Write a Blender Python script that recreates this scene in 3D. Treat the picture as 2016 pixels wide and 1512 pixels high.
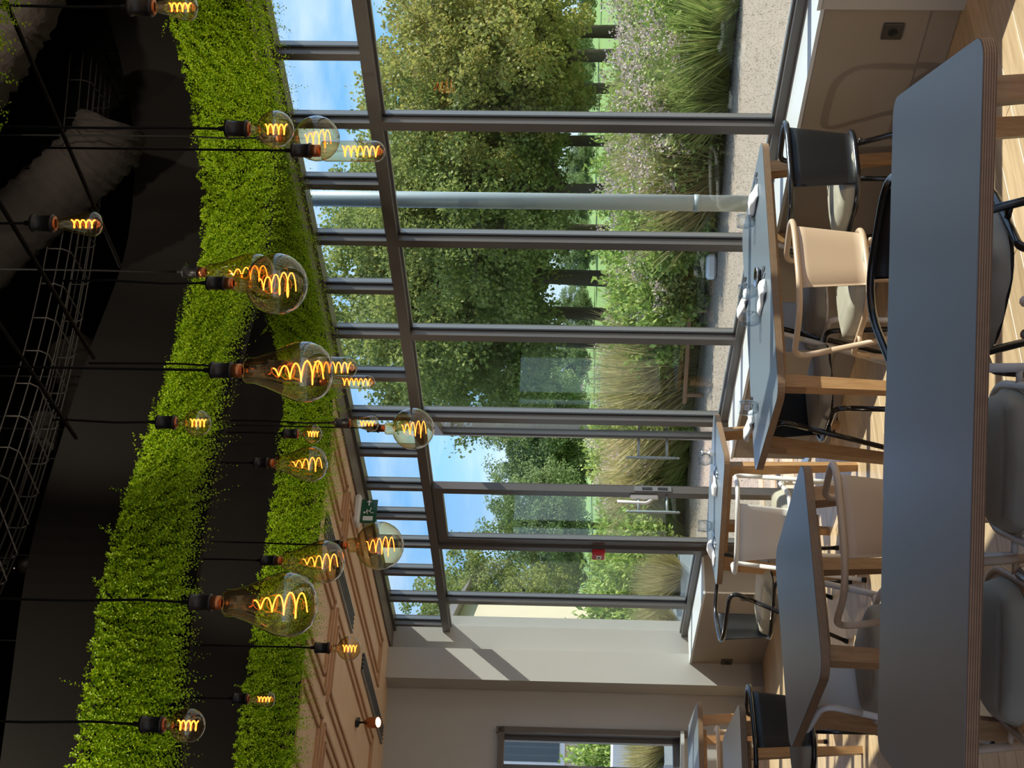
import bpy, math, random
import numpy as np
from mathutils import Vector, Matrix

for o in list(bpy.data.objects):
    bpy.data.objects.remove(o)
scene = bpy.context.scene
COL = scene.collection
random.seed(7)
RNG = np.random.default_rng(11)

# ------------------------------------------------------------------ camera
# the phone was held so that the picture lies on its side: world "up" points to the left of the frame
FPX, HC = 2796.0, 1.65
PITCH, ROLL = math.atan(105 / FPX), 0.0175
_F = Vector((0, math.cos(PITCH), math.sin(PITCH)))
_R0 = Vector((1, 0, 0))
_U0 = Vector((0, -math.sin(PITCH), math.cos(PITCH)))
_R = _R0 * math.cos(ROLL) + _U0 * math.sin(ROLL)
_U = _U0 * math.cos(ROLL) - _R0 * math.sin(ROLL)
cam_data = bpy.data.cameras.new('camera')
cam = bpy.data.objects.new('camera', cam_data)
COL.objects.link(cam)
m = Matrix.Identity(4)
for i, ax in enumerate((-_U, _R, -_F)):
    for j in range(3):
        m[j][i] = ax[j]
m[2][3] = HC
cam.matrix_world = m
cam_data.sensor_fit = 'HORIZONTAL'
cam_data.sensor_width = 36
cam_data.lens = FPX / 2016 * 36
cam_data.clip_end = 400
scene.camera = cam

def ray(x, y):
    return _F + _R * ((1512 - y - 756) / FPX) - _U * ((x - 1008) / FPX)
def at(x, y, Y):
    """point of the place seen at pixel x, y that stands Y metres away"""
    d = ray(x, y)
    return Vector((0, 0, HC)) + d * (Y / d.y)
def atz(x, y, z):
    """point of the place seen at pixel x, y at the height z"""
    d = ray(x, y)
    return Vector((0, 0, HC)) + d * ((z - HC) / d.z)

# ------------------------------------------------------------------ world, sun, exposure
world = bpy.data.worlds.new('sky')
scene.world = world
world.use_nodes = True
nt = world.node_tree
nt.nodes.clear()
wout = nt.nodes.new('ShaderNodeOutputWorld')
wbg = nt.nodes.new('ShaderNodeBackground')
wtc = nt.nodes.new('ShaderNodeTexCoord')
wsep = nt.nodes.new('ShaderNodeSeparateXYZ')
wramp = nt.nodes.new('ShaderNodeValToRGB')
wramp.color_ramp.elements[0].position = 0.0
wramp.color_ramp.elements[0].color = (0.50, 0.68, 0.92, 1)
wramp.color_ramp.elements[1].position = 0.35
wramp.color_ramp.elements[1].color = (0.10, 0.34, 0.86, 1)
e = wramp.color_ramp.elements.new(0.10); e.color = (0.22, 0.50, 0.95, 1)
wmap = nt.nodes.new('ShaderNodeMapping')
wmap.inputs['Scale'].default_value = (2.6, 2.6, 9.0)
wmap.inputs['Location'].default_value = (0.0, 0.9, 0.15)
wnoise = nt.nodes.new('ShaderNodeTexNoise')
wnoise.inputs['Scale'].default_value = 1.5
wnoise.inputs['Detail'].default_value = 6
wnoise.inputs['Roughness'].default_value = 0.55
wcr = nt.nodes.new('ShaderNodeValToRGB')
wcr.color_ramp.elements[0].position = 0.40
wcr.color_ramp.elements[1].position = 0.68
wmix = nt.nodes.new('ShaderNodeMixRGB')
wmix.inputs[2].default_value = (0.86, 0.91, 1.0, 1)
L = nt.links.new
L(wtc.outputs['Generated'], wsep.inputs[0])
L(wsep.outputs['Z'], wramp.inputs[0])
L(wtc.outputs['Generated'], wmap.inputs[0])
L(wmap.outputs[0], wnoise.inputs[0])
L(wnoise.outputs[0], wcr.inputs[0])
L(wcr.outputs[0], wmix.inputs[0])
L(wramp.outputs[0], wmix.inputs[1])
L(wmix.outputs[0], wbg.inputs[0])
wbg.inputs[1].default_value = 1.0
L(wbg.outputs[0], wout.inputs[0])

SUN_EL = math.radians(46)
to_sun = Vector((math.cos(SUN_EL), 0.06 * math.cos(SUN_EL), math.sin(SUN_EL))).normalized()
sun_data = bpy.data.lights.new('sun', 'SUN')
sun_data.energy = 5.6
sun_data.angle = math.radians(0.55)
sun_data.color = (1.0, 0.95, 0.88)
sun = bpy.data.objects.new('sun', sun_data)
COL.objects.link(sun)
sun.rotation_euler = to_sun.to_track_quat('Z', 'Y').to_euler()
sun.location = (8, 0, 12)

scene.view_settings.view_transform = 'Standard'
scene.view_settings.look = 'None'
scene.view_settings.exposure = 0.55
scene.view_settings.gamma = 1.0
scene.view_settings.use_curve_mapping = False

# ------------------------------------------------------------------ materials
MATS = {}
def newmat(name):
    mt = bpy.data.materials.new(name)
    mt.use_nodes = True
    MATS[name] = mt
    return mt, mt.node_tree, mt.node_tree.nodes['Principled BSDF']

def mat(name, col, rough=0.5, metal=0.0, var=0.0, vscale=8.0, bump=0.0, bscale=60.0, spec=0.5, coat=0.0):
    mt, t, p = newmat(name)
    p.inputs['Base Color'].default_value = (*col, 1)
    p.inputs['Roughness'].default_value = rough
    p.inputs['Metallic'].default_value = metal
    p.inputs['Specular IOR Level'].default_value = spec
    p.inputs['Coat Weight'].default_value = coat
    tc = t.nodes.new('ShaderNodeTexCoord')
    if var > 0:
        n = t.nodes.new('ShaderNodeTexNoise')
        n.inputs['Scale'].default_value = vscale
        n.inputs['Detail'].default_value = 5
        t.links.new(tc.outputs['Object'], n.inputs['Vector'])
        mx = t.nodes.new('ShaderNodeMixRGB')
        mx.inputs[1].default_value = (*[c * (1 - var) for c in col], 1)
        mx.inputs[2].default_value = (*[min(1, c * (1 + var)) for c in col], 1)
        t.links.new(n.outputs[0], mx.inputs[0])
        t.links.new(mx.outputs[0], p.inputs['Base Color'])
    if bump > 0:
        n2 = t.nodes.new('ShaderNodeTexNoise')
        n2.inputs['Scale'].default_value = bscale
        n2.inputs['Detail'].default_value = 4
        t.links.new(tc.outputs['Object'], n2.inputs['Vector'])
        b = t.nodes.new('ShaderNodeBump')
        b.inputs['Strength'].default_value = bump
        b.inputs['Distance'].default_value = 0.01
        t.links.new(n2.outputs[0], b.inputs['Height'])
        t.links.new(b.outputs[0], p.inputs['Normal'])
    return mt

def wood(name, c1, c2, axis='X', scale=6.0, rough=0.45, rand=0.25, stretch=14.0, spec=0.4):
    mt, t, p = newmat(name)
    tc = t.nodes.new('ShaderNodeTexCoord')
    mp = t.nodes.new('ShaderNodeMapping')
    s = {'X': (1, stretch, stretch), 'Y': (stretch, 1, stretch), 'Z': (stretch, stretch, 1)}[axis]
    mp.inputs['Scale'].default_value = s
    oi = t.nodes.new('ShaderNodeObjectInfo')
    add = t.nodes.new('ShaderNodeVectorMath'); add.operation = 'MULTIPLY_ADD'
    add.inputs[1].default_value = (1, 1, 1)
    mul = t.nodes.new('ShaderNodeVectorMath'); mul.operation = 'SCALE'
    mul.inputs[0].default_value = (13.1, 7.7, 5.3)
    t.links.new(oi.outputs['Random'], mul.inputs['Scale'])
    t.links.new(tc.outputs['Object'], add.inputs[0])
    t.links.new(mul.outputs[0], add.inputs[2])
    t.links.new(add.outputs[0], mp.inputs[0])
    n = t.nodes.new('ShaderNodeTexNoise')
    n.inputs['Scale'].default_value = scale
    n.inputs['Detail'].default_value = 7
    n.inputs['Roughness'].default_value = 0.62
    n.inputs['Distortion'].default_value = 0.4
    t.links.new(mp.outputs[0], n.inputs['Vector'])
    r = t.nodes.new('ShaderNodeValToRGB')
    r.color_ramp.elements[0].position = 0.32
    r.color_ramp.elements[0].color = (*c1, 1)
    r.color_ramp.elements[1].position = 0.68
    r.color_ramp.elements[1].color = (*c2, 1)
    t.links.new(n.outputs[0], r.inputs[0])
    hv = t.nodes.new('ShaderNodeHueSaturation')
    mr = t.nodes.new('ShaderNodeMapRange')
    mr.inputs['To Min'].default_value = 1 - rand
    mr.inputs['To Max'].default_value = 1 + rand
    t.links.new(oi.outputs['Random'], mr.inputs['Value'])
    t.links.new(mr.outputs[0], hv.inputs['Value'])
    t.links.new(r.outputs[0], hv.inputs['Color'])
    t.links.new(hv.outputs[0], p.inputs['Base Color'])
    p.inputs['Roughness'].default_value = rough
    p.inputs['Specular IOR Level'].default_value = spec
    b = t.nodes.new('ShaderNodeBump')
    b.inputs['Strength'].default_value = 0.12
    b.inputs['Distance'].default_value = 0.003
    t.links.new(n.outputs[0], b.inputs['Height'])
    t.links.new(b.outputs[0], p.inputs['Normal'])
    return mt

def thin_glass(name, tint, edge, refl=1.0, rough=0.0, edge_pow=0.45):
    """thin clear or tinted pane: lets light through, mirrors more at grazing angles"""
    mt = bpy.data.materials.new(name)
    mt.use_nodes = True
    MATS[name] = mt
    t = mt.node_tree
    t.nodes.clear()
    o = t.nodes.new('ShaderNodeOutputMaterial')
    lw = t.nodes.new('ShaderNodeLayerWeight'); lw.inputs['Blend'].default_value = edge_pow
    mx = t.nodes.new('ShaderNodeMixRGB')
    mx.inputs[1].default_value = (*tint, 1); mx.inputs[2].default_value = (*edge, 1)
    t.links.new(lw.outputs['Facing'], mx.inputs[0])
    tr = t.nodes.new('ShaderNodeBsdfTransparent')
    t.links.new(mx.outputs[0], tr.inputs[0])
    gl = t.nodes.new('ShaderNodeBsdfGlossy')
    gl.inputs['Roughness'].default_value = rough
    lw2 = t.nodes.new('ShaderNodeLayerWeight'); lw2.inputs['Blend'].default_value = 0.5
    pw = t.nodes.new('ShaderNodeMath'); pw.operation = 'POWER'; pw.inputs[1].default_value = 5.0
    t.links.new(lw2.outputs['Facing'], pw.inputs[0])
    mm = t.nodes.new('ShaderNodeMath'); mm.operation = 'MULTIPLY_ADD'; mm.inputs[1].default_value = 0.9 * refl; mm.inputs[2].default_value = 0.04 * refl
    t.links.new(pw.outputs[0], mm.inputs[0])
    ms = t.nodes.new('ShaderNodeMixShader')
    t.links.new(mm.outputs[0], ms.inputs[0])
    t.links.new(tr.outputs[0], ms.inputs[1])
    t.links.new(gl.outputs[0], ms.inputs[2])
    t.links.new(ms.outputs[0], o.inputs[0])
    return mt

def emit(name, col, strength):
    mt = bpy.data.materials.new(name)
    mt.use_nodes = True
    MATS[name] = mt
    t = mt.node_tree
    t.nodes.clear()
    o = t.nodes.new('ShaderNodeOutputMaterial')
    em = t.nodes.new('ShaderNodeEmission')
    em.inputs[0].default_value = (*col, 1); em.inputs[1].default_value = strength
    t.links.new(em.outputs[0], o.inputs[0])
    return mt

def leafmat(name, cols, transl=0.35, rough=0.5):
    """leaf colours picked at random leaf by leaf, some light shining through"""
    mt = bpy.data.materials.new(name)
    mt.use_nodes = True
    MATS[name] = mt
    t = mt.node_tree
    t.nodes.clear()
    o = t.nodes.new('ShaderNodeOutputMaterial')
    g = t.nodes.new('ShaderNodeNewGeometry')
    r = t.nodes.new('ShaderNodeValToRGB')
    els = r.color_ramp.elements
    els[0].color = (*cols[0], 1)
    els[1].color = (*cols[-1], 1)
    for i, c in enumerate(cols[1:-1]):
        els.new((i + 1) / (len(cols) - 1)).color = (*c, 1)
    t.links.new(g.outputs['Random Per Island'], r.inputs[0])
    d = t.nodes.new('ShaderNodeBsdfPrincipled')
    d.inputs['Roughness'].default_value = rough
    d.inputs['Specular IOR Level'].default_value = 0.3
    t.links.new(r.outputs[0], d.inputs['Base Color'])
    tl = t.nodes.new('ShaderNodeBsdfTranslucent')
    t.links.new(r.outputs[0], tl.inputs[0])
    ms = t.nodes.new('ShaderNodeMixShader'); ms.inputs[0].default_value = transl
    t.links.new(d.outputs[0], ms.inputs[1]); t.links.new(tl.outputs[0], ms.inputs[2])
    t.links.new(ms.outputs[0], o.inputs[0])
    return mt

mat('wall_paint', (0.44, 0.42, 0.385), 0.6, var=0.03, vscale=3, bump=0.03, bscale=180)
mat('casing', (0.30, 0.25, 0.195), 0.5, var=0.02, vscale=4)
mat('sill_white', (0.62, 0.64, 0.64), 0.4)
mat('frame', (0.115, 0.105, 0.097), 0.32, metal=0.25, var=0.05)
mat('frame_light', (0.26, 0.26, 0.255), 0.28, metal=0.7)
mat('gasket', (0.015, 0.015, 0.017), 0.5)
mat('brown_border', (0.13, 0.105, 0.085), 0.55, var=0.04)
mat('fascia', (0.008, 0.0075, 0.007), 0.85, var=0.05, vscale=4, spec=0.08)
mat('void', (0.004, 0.004, 0.004), 0.9, spec=0.05)
mat('black_metal', (0.012, 0.012, 0.013), 0.22, metal=0.0, spec=0.6, coat=0.2)
mat('black_sheet', (0.013, 0.012, 0.011), 0.38, spec=0.38)
mat('beige_metal', (0.56, 0.40, 0.26), 0.38, spec=0.5)
mat('white_metal', (0.74, 0.71, 0.67), 0.36, spec=0.5)
mat('cushion', (0.42, 0.39, 0.305), 0.62, var=0.06, vscale=20, bump=0.12, bscale=35, spec=0.35)
mat('laminate', (0.145, 0.168, 0.185), 0.36, var=0.02, vscale=2, spec=0.75)
mat('cord', (0.006, 0.006, 0.006), 0.8, spec=0.1)
mat('socket', (0.014, 0.013, 0.013), 0.4, spec=0.4)
mat('copper', (0.42, 0.16, 0.06), 0.35, metal=0.85)
mat('napkin', (0.85, 0.86, 0.88), 0.8, bump=0.15, bscale=50)
mat('steel', (0.62, 0.63, 0.65), 0.18, metal=1.0)
mat('steel_post', (0.30, 0.36, 0.38), 0.45, metal=0.2, var=0.08, vscale=3)
mat('white_plastic', (0.72, 0.72, 0.70), 0.4)
mat('red_plastic', (0.55, 0.012, 0.015), 0.35)
mat('outlet', (0.05, 0.043, 0.035), 0.4)
mat('outlet_dark', (0.01, 0.01, 0.01), 0.5)
mat('duct', (0.012, 0.010, 0.009), 0.85, var=0.25, vscale=10, bump=0.9, bscale=18, spec=0.12)
mat('duct_pale', (0.034, 0.029, 0.026), 0.85, var=0.25, vscale=10, bump=0.9, bscale=18, spec=0.15)
mat('tray_wire', (0.03, 0.028, 0.026), 0.6, spec=0.3)
mat('vent_black', (0.012, 0.012, 0.012), 0.6)
mat('vent_grey', (0.30, 0.31, 0.32), 0.4, metal=0.4)
mat('render_cream', (0.66, 0.55, 0.42), 0.8, var=0.06, vscale=2)
mat('white_paint', (0.80, 0.80, 0.80), 0.5)
mat('planter', (0.30, 0.35, 0.37), 0.5, var=0.05)
mat('bark', (0.10, 0.075, 0.055), 0.9, var=0.4, vscale=6, bump=0.6, bscale=14)
mat('dry_ground', (0.33, 0.255, 0.185), 0.95, var=0.45, vscale=26, bump=0.6, bscale=90)
mat('lawn', (0.20, 0.30, 0.07), 0.95, var=0.35, vscale=0.6)
mat('soil', (0.17, 0.15, 0.08), 0.95, var=0.4, vscale=2)
mat('timber', (0.28, 0.14, 0.06), 0.7, var=0.2)
mat('dark_glass', (0.03, 0.04, 0.05), 0.05, spec=0.8)
mat('sign_green', (0.02, 0.10, 0.05), 0.15)
mat('sign_white', (0.75, 0.80, 0.76), 0.4)
mat('dark_bowl', (0.05, 0.03, 0.025), 0.2)
wood('oak_leg', (0.36, 0.19, 0.08), (0.50, 0.29, 0.13), 'Z', 5, 0.42, 0.08)
wood('floor_oak', (0.46, 0.31, 0.17), (0.66, 0.48, 0.29), 'X', 3.0, 0.38, 0.14, 10)
wood('birch', (0.62, 0.42, 0.27), (0.70, 0.50, 0.34), 'X', 2.5, 0.5, 0.05, 8)
wood('moulding_wood', (0.46, 0.26, 0.14), (0.54, 0.32, 0.18), 'X', 4, 0.5, 0.05, 8)
thin_glass('pane', (0.95, 0.98, 0.96), (0.80, 0.86, 0.84), 0.9)
thin_glass('amber_glass', (0.985, 0.90, 0.66), (0.66, 0.46, 0.19), 2.6, edge_pow=0.30)
thin_glass('clear_glass', (0.97, 0.98, 0.985), (0.70, 0.74, 0.78), 1.4)
emit('filament', (1.0, 0.19, 0.028), 4.8)
emit('spot_face', (1.0, 0.80, 0.62), 14.0)
leafmat('hedge_leaf', [(0.12, 0.27, 0.003), (0.23, 0.40, 0.004), (0.34, 0.50, 0.006), (0.17, 0.34, 0.004), (0.42, 0.55, 0.012)], 0.3)
leafmat('tree_leaf', [(0.16, 0.21, 0.05), (0.26, 0.31, 0.08), (0.40, 0.41, 0.12), (0.20, 0.26, 0.07)], 0.5)
leafmat('tree_leaf_yellow', [(0.22, 0.24, 0.06), (0.42, 0.38, 0.10), (0.30, 0.33, 0.08), (0.50, 0.37, 0.12)], 0.5)
leafmat('tree_leaf_dark', [(0.13, 0.19, 0.07), (0.21, 0.28, 0.10), (0.29, 0.35, 0.14)], 0.45)
leafmat('shrub_leaf', [(0.22, 0.34, 0.06), (0.34, 0.46, 0.10), (0.44, 0.50, 0.13), (0.26, 0.36, 0.09)], 0.35)
leafmat('grass_dry', [(0.50, 0.38, 0.18), (0.42, 0.36, 0.14), (0.32, 0.34, 0.11), (0.58, 0.46, 0.26)], 0.3)
leafmat('grass_green', [(0.24, 0.34, 0.08), (0.36, 0.42, 0.12), (0.44, 0.42, 0.16)], 0.3)
leafmat('stubble_leaf', [(0.36, 0.28, 0.20), (0.30, 0.25, 0.16), (0.42, 0.34, 0.26)], 0.3)
leafmat('flower_pink', [(0.62, 0.46, 0.42), (0.70, 0.56, 0.52), (0.52, 0.38, 0.32)], 0.3)

def ply(name):
    mt, t, p = newmat(name)
    tc = t.nodes.new('ShaderNodeTexCoord')
    sp = t.nodes.new('ShaderNodeSeparateXYZ')
    t.links.new(tc.outputs['Object'], sp.inputs[0])
    mul = t.nodes.new('ShaderNodeMath'); mul.operation = 'MULTIPLY'; mul.inputs[1].default_value = 1150
    t.links.new(sp.outputs['Z'], mul.inputs[0])
    sn = t.nodes.new('ShaderNodeMath'); sn.operation = 'SINE'
    t.links.new(mul.outputs[0], sn.inputs[0])
    r = t.nodes.new('ShaderNodeValToRGB')
    r.color_ramp.elements[0].position = 0.15; r.color_ramp.elements[0].color = (0.20, 0.11, 0.055, 1)
    r.color_ramp.elements[1].position = 0.75; r.color_ramp.elements[1].color = (0.46, 0.29, 0.16, 1)
    t.links.new(sn.outputs[0], r.inputs[0])
    n = t.nodes.new('ShaderNodeTexNoise'); n.inputs['Scale'].default_value = 30
    t.links.new(tc.outputs['Object'], n.inputs['Vector'])
    mx = t.nodes.new('ShaderNodeMixRGB'); mx.blend_type = 'MULTIPLY'; mx.inputs[0].default_value = 0.35
    t.links.new(r.outputs[0], mx.inputs[1]); t.links.new(n.outputs[0], mx.inputs[2])
    t.links.new(mx.outputs[0], p.inputs['Base Color'])
    p.inputs['Roughness'].default_value = 0.55
ply('plywood')

# ------------------------------------------------------------------ mesh helpers
class MB:
    """collects shapes for ONE mesh object"""
    def __init__(self):
        self.v = []; self.f = []; self.sm = []
    def add(self, vs, fs, smooth=False):
        k = len(self.v)
        self.v += [tuple(p) for p in vs]
        self.f += [tuple(i + k for i in q) for q in fs]
        self.sm += [smooth] * len(fs)
        return self
    def box(self, c, s, rz=0.0, ax=None):
        hx, hy, hz = s[0] / 2, s[1] / 2, s[2] / 2
        if ax is None:
            ca, sa = math.cos(rz), math.sin(rz)
            ax = (Vector((ca, sa, 0)), Vector((-sa, ca, 0)), Vector((0, 0, 1)))
        c = Vector(c)
        vs = []
        for sz in (-1, 1):
            for sx, sy in ((-1, -1), (1, -1), (1, 1), (-1, 1)):
                vs.append(c + ax[0] * hx * sx + ax[1] * hy * sy + ax[2] * hz * sz)
        fs = [(3, 2, 1, 0), (4, 5, 6, 7), (0, 1, 5, 4), (1, 2, 6, 5), (2, 3, 7, 6), (3, 0, 4, 7)]
        return self.add(vs, fs)
    def bbox(self, c, s, b=0.004, rz=0.0):
        """box with a small chamfer all round its upright edges and top"""
        hx, hy, hz = s[0] / 2, s[1] / 2, s[2] / 2
        def ring(x, y, bb):
            return [(-x + bb, -y), (x - bb, -y), (x, -y + bb), (x, y - bb), (x - bb, y), (-x + bb, y), (-x, y - bb), (-x, -y + bb)]
        ca, sa = math.cos(rz), math.sin(rz)
        vs = []
        for (x, y, bb, z) in ((hx - b, hy - b, b, -hz), (hx, hy, b, -hz + b), (hx, hy, b, hz - b), (hx - b, hy - b, b, hz)):
            for px, py in ring(x, y, bb):
                vs.append((c[0] + px * ca - py * sa, c[1] + px * sa + py * ca, c[2] + z))
        fs = [tuple(reversed(range(8))), tuple(range(24, 32))]
        for k in range(3):
            for i in range(8):
                j = (i + 1) % 8
                fs.append((k * 8 + i, k * 8 + j, k * 8 + 8 + j, k * 8 + 8 + i))
        return self.add(vs, fs)
    def tube(self, pts, r, seg=8, closed=False, caps=True, smooth=True):
        pts = [Vector(p) for p in pts]
        n = len(pts)
        rr = r if isinstance(r, (list, tuple)) else [r] * n
        tang = []
        for i in range(n):
            a = pts[(i - 1) % n] if (closed or i > 0) else pts[i]
            b = pts[(i + 1) % n] if (closed or i < n - 1) else pts[i]
            tang.append((b - a).normalized())
        up = Vector((0, 0, 1)) if abs(tang[0].z) < 0.9 else Vector((1, 0, 0))
        nrm = (up - tang[0] * up.dot(tang[0])).normalized()
        vs = []
        for i in range(n):
            nrm = (nrm - tang[i] * nrm.dot(tang[i]))
            if nrm.length < 1e-6:
                nrm = tang[i].orthogonal()
            nrm.normalize()
            bn = tang[i].cross(nrm)
            for k in range(seg):
                a = 2 * math.pi * k / seg
                vs.append(pts[i] + (nrm * math.cos(a) + bn * math.sin(a)) * rr[i])
        fs = []
        for i in range(n if closed else n - 1):
            j = (i + 1) % n
            for k in range(seg):
                l = (k + 1) % seg
                fs.append((i * seg + k, i * seg + l, j * seg + l, j * seg + k))
        self.add(vs, fs, smooth)
        if caps and not closed:
            k0 = len(self.v) - len(vs)
            self.f += [tuple(k0 + k for k in reversed(range(seg))), tuple(k0 + (n - 1) * seg + k for k in range(seg))]
            self.sm += [False, False]
        return self
    def lathe(self, prof, c=(0, 0, 0), seg=20, smooth=True, axis='Z', cap=False):
        vs = []
        for (r, z) in prof:
            for k in range(seg):
                a = 2 * math.pi * k / seg
                if axis == 'Z':
                    vs.append((c[0] + r * math.cos(a), c[1] + r * math.sin(a), c[2] + z))
                else:
                    vs.append((c[0] + r * math.cos(a), c[1] + z, c[2] + r * math.sin(a)))
        fs = []
        for i in range(len(prof) - 1):
            for k in range(seg):
                l = (k + 1) % seg
                fs.append((i * seg + k, i * seg + l, (i + 1) * seg + l, (i + 1) * seg + k))
        self.add(vs, fs, smooth)
        if cap:
            k0 = len(self.v) - len(vs)
            self.f += [tuple(k0 + k for k in reversed(range(seg))), tuple(k0 + (len(prof) - 1) * seg + k for k in range(seg))]
            self.sm += [False, False]
        return self
    def prism(self, poly, z0, z1):
        n = len(poly)
        vs = [(p[0], p[1], z0) for p in poly] + [(p[0], p[1], z1) for p in poly]
        fs = [tuple(reversed(range(n))), tuple(range(n, 2 * n))]
        fs += [(i, (i + 1) % n, n + (i + 1) % n, n + i) for i in range(n)]
        return self.add(vs, fs)
    def mesh(self, name, material):
        me = bpy.data.meshes.new(name)
        me.from_pydata(self.v, [], self.f)
        me.polygons.foreach_set('use_smooth', self.sm)
        me.update()
        if material:
            me.materials.append(MATS[material])
        return me
    def build(self, name, material, parent=None, loc=None):
        o = bpy.data.objects.new(name, self.mesh(name, material))
        COL.objects.link(o)
        if parent is not None:
            o.parent = parent
        if loc is not None:
            o.location = loc
        return o

def tag(o, label, cat, group=None):
    o['label'] = label; o['category'] = cat
    if group:
        o['group'] = group
    return o
def thing(name, label, cat, loc=(0, 0, 0), rz=0.0, group=None):
    o = bpy.data.objects.new(name, None)
    o.empty_display_size = 0.1
    COL.objects.link(o)
    o.location = loc
    o.rotation_euler = (0, 0, rz)
    if label:
        tag(o, label, cat, group)
    return o
def struct(o):
    o['kind'] = 'structure'
    return o
def copy_tree(o, parent=None):
    c = o.copy()
    COL.objects.link(c)
    if parent is not None:
        c.parent = parent
    for ch in list(o.children):
        copy_tree(ch, c)
    return c
def link_obj(name, me, parent=None, loc=None, rot=None):
    o = bpy.data.objects.new(name, me)
    COL.objects.link(o)
    if parent is not None:
        o.parent = parent
    if loc is not None:
        o.location = loc
    if rot is not None:
        o.rotation_euler = rot
    return o

def fillet(pts, rad, n=8):
    """round the corners of a polyline; rad is one radius or one per point"""
    pts = [Vector(p) for p in pts]
    out = [pts[0]]
    for i in range(1, len(pts) - 1):
        r = rad[i] if isinstance(rad, (list, tuple)) else rad
        a, b, c = pts[i - 1], pts[i], pts[i + 1]
        d1 = (a - b).normalized(); d2 = (c - b).normalized()
        ang = d1.angle(d2)
        t = min(r / math.tan(ang / 2), (a - b).length * 0.49, (c - b).length * 0.49)
        p1, p2 = b + d1 * t, b + d2 * t
        for k in range(n + 1):
            q = k / n
            out.append(p1 * (1 - q) ** 2 + b * 2 * q * (1 - q) + p2 * q ** 2)
    out.append(pts[-1])
    return out

def catmull(P, n=10, closed=False):
    P = [Vector((*p, 0)) if len(p) == 2 else Vector(p) for p in P]
    out = []
    m_ = len(P)
    rng = range(m_ if closed else m_ - 1)
    for i in rng:
        if closed:
            p0, p1, p2, p3 = P[(i - 1) % m_], P[i], P[(i + 1) % m_], P[(i + 2) % m_]
        else:
            p0, p1, p2, p3 = P[max(i - 1, 0)], P[i], P[i + 1], P[min(i + 2, m_ - 1)]
        for k in range(n):
            t = k / n
            out.append(0.5 * ((2 * p1) + (p2 - p0) * t + (2 * p0 - 5 * p1 + 4 * p2 - p3) * t * t + (3 * p1 - p0 - 3 * p2 + p3) * t ** 3))
    if not closed:
        out.append(P[-1])
    return out

def rrect(w, d, r, n=6):
    out = []
    for cx, cy, a0 in ((w / 2 - r, d / 2 - r, 0), (-w / 2 + r, d / 2 - r, 90), (-w / 2 + r, -d / 2 + r, 180), (w / 2 - r, -d / 2 + r, 270)):
        for k in range(n + 1):
            a = math.radians(a0 + 90 * k / n)
            out.append((cx + r * math.cos(a), cy + r * math.sin(a)))
    return out

def leaf_mesh(name, P, A, S, ln, wd, material):
    """many diamond leaves in one mesh. P base points, A axis, S side vectors (unit), ln, wd sizes - numpy arrays"""
    n = len(P)
    ln = ln[:, None]; wd = wd[:, None]
    nrm = np.cross(A, S)
    v = np.empty((n, 4, 3))
    v[:, 0] = P
    v[:, 1] = P + A * ln * 0.5 + S * wd * 0.5 + nrm * wd * 0.15
    v[:, 2] = P + A * ln
    v[:, 3] = P + A * ln * 0.5 - S * wd * 0.5 + nrm * wd * 0.15
    me = bpy.data.meshes.new(name)
    me.vertices.add(n * 4)
    me.vertices.foreach_set('co', v.reshape(-1))
    me.loops.add(n * 4)
    me.loops.foreach_set('vertex_index', np.arange(n * 4, dtype=np.int32))
    me.polygons.add(n)
    me.polygons.foreach_set('loop_start', np.arange(0, n * 4, 4, dtype=np.int32))
    me.polygons.foreach_set('loop_total', np.full(n, 4, dtype=np.int32))
    me.update(calc_edges=True)
    me.validate()
    me.materials.append(MATS[material])
    return me

def unit(a):
    return a / np.maximum(np.linalg.norm(a, axis=1, keepdims=True), 1e-9)
def rand_axes(n, bias=(0, 0, 0), w=0.0):
    A = unit(RNG.normal(size=(n, 3)) + np.array(bias) * w)
    S = unit(np.cross(A, unit(RNG.normal(size=(n, 3)))))
    return A, S

# ================================================================== THE ROOM
FQ = Vector((1.759, 6.466, 0)); FD = Vector((-0.568, 0.823, 0)).normalized(); FN = Vector((-0.823, -0.568, 0)).normalized()
FANG = math.atan2(FD.y, FD.x)
def fs(s, t, z=0.0):
    """facade coordinates: s metres along the glass (away from us), t metres into the room"""
    return FQ + FD * s + FN * t + Vector((0, 0, z))
FAX = (FD, FN, Vector((0, 0, 1)))
ZC = 3.08

# ---- floor: a slab, and every oak plank that shows
fl = MB(); fl.prism([tuple(fs(-9.0, -0.1)[:2]), tuple(fs(7.3, -0.1)[:2]), tuple(fs(7.3, 9.5)[:2]), tuple(fs(-9.0, 9.5)[:2])], -0.16, -0.014)
floor = struct(fl.build('floor', 'floor_oak'))
PW, PL = 0.20, 1.9
pk = MB(); pk.bbox((0, 0, -0.007), (PL - 0.003, PW - 0.003, 0.014), 0.0015)
pk_me = pk.mesh('plank', 'floor_oak')
rows = 0
for r_ in range(45):
    s = -2.3 + PW * (r_ + 0.5)
    off = (r_ * 0.73) % 1.0 * PL
    for k in range(4):
        t = 0.35 - off + PL * (k + 0.5)
        if t + PL / 2 < 0.4:
            continue
        P = fs(s, t)
        if P.y < 2.6 or P.x < -9.0 or P.x / max(P.y, 1) > 0.42:
            continue
        link_obj('plank', pk_me, floor, P, (0, 0, math.atan2(FN.y, FN.x)))

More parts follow.
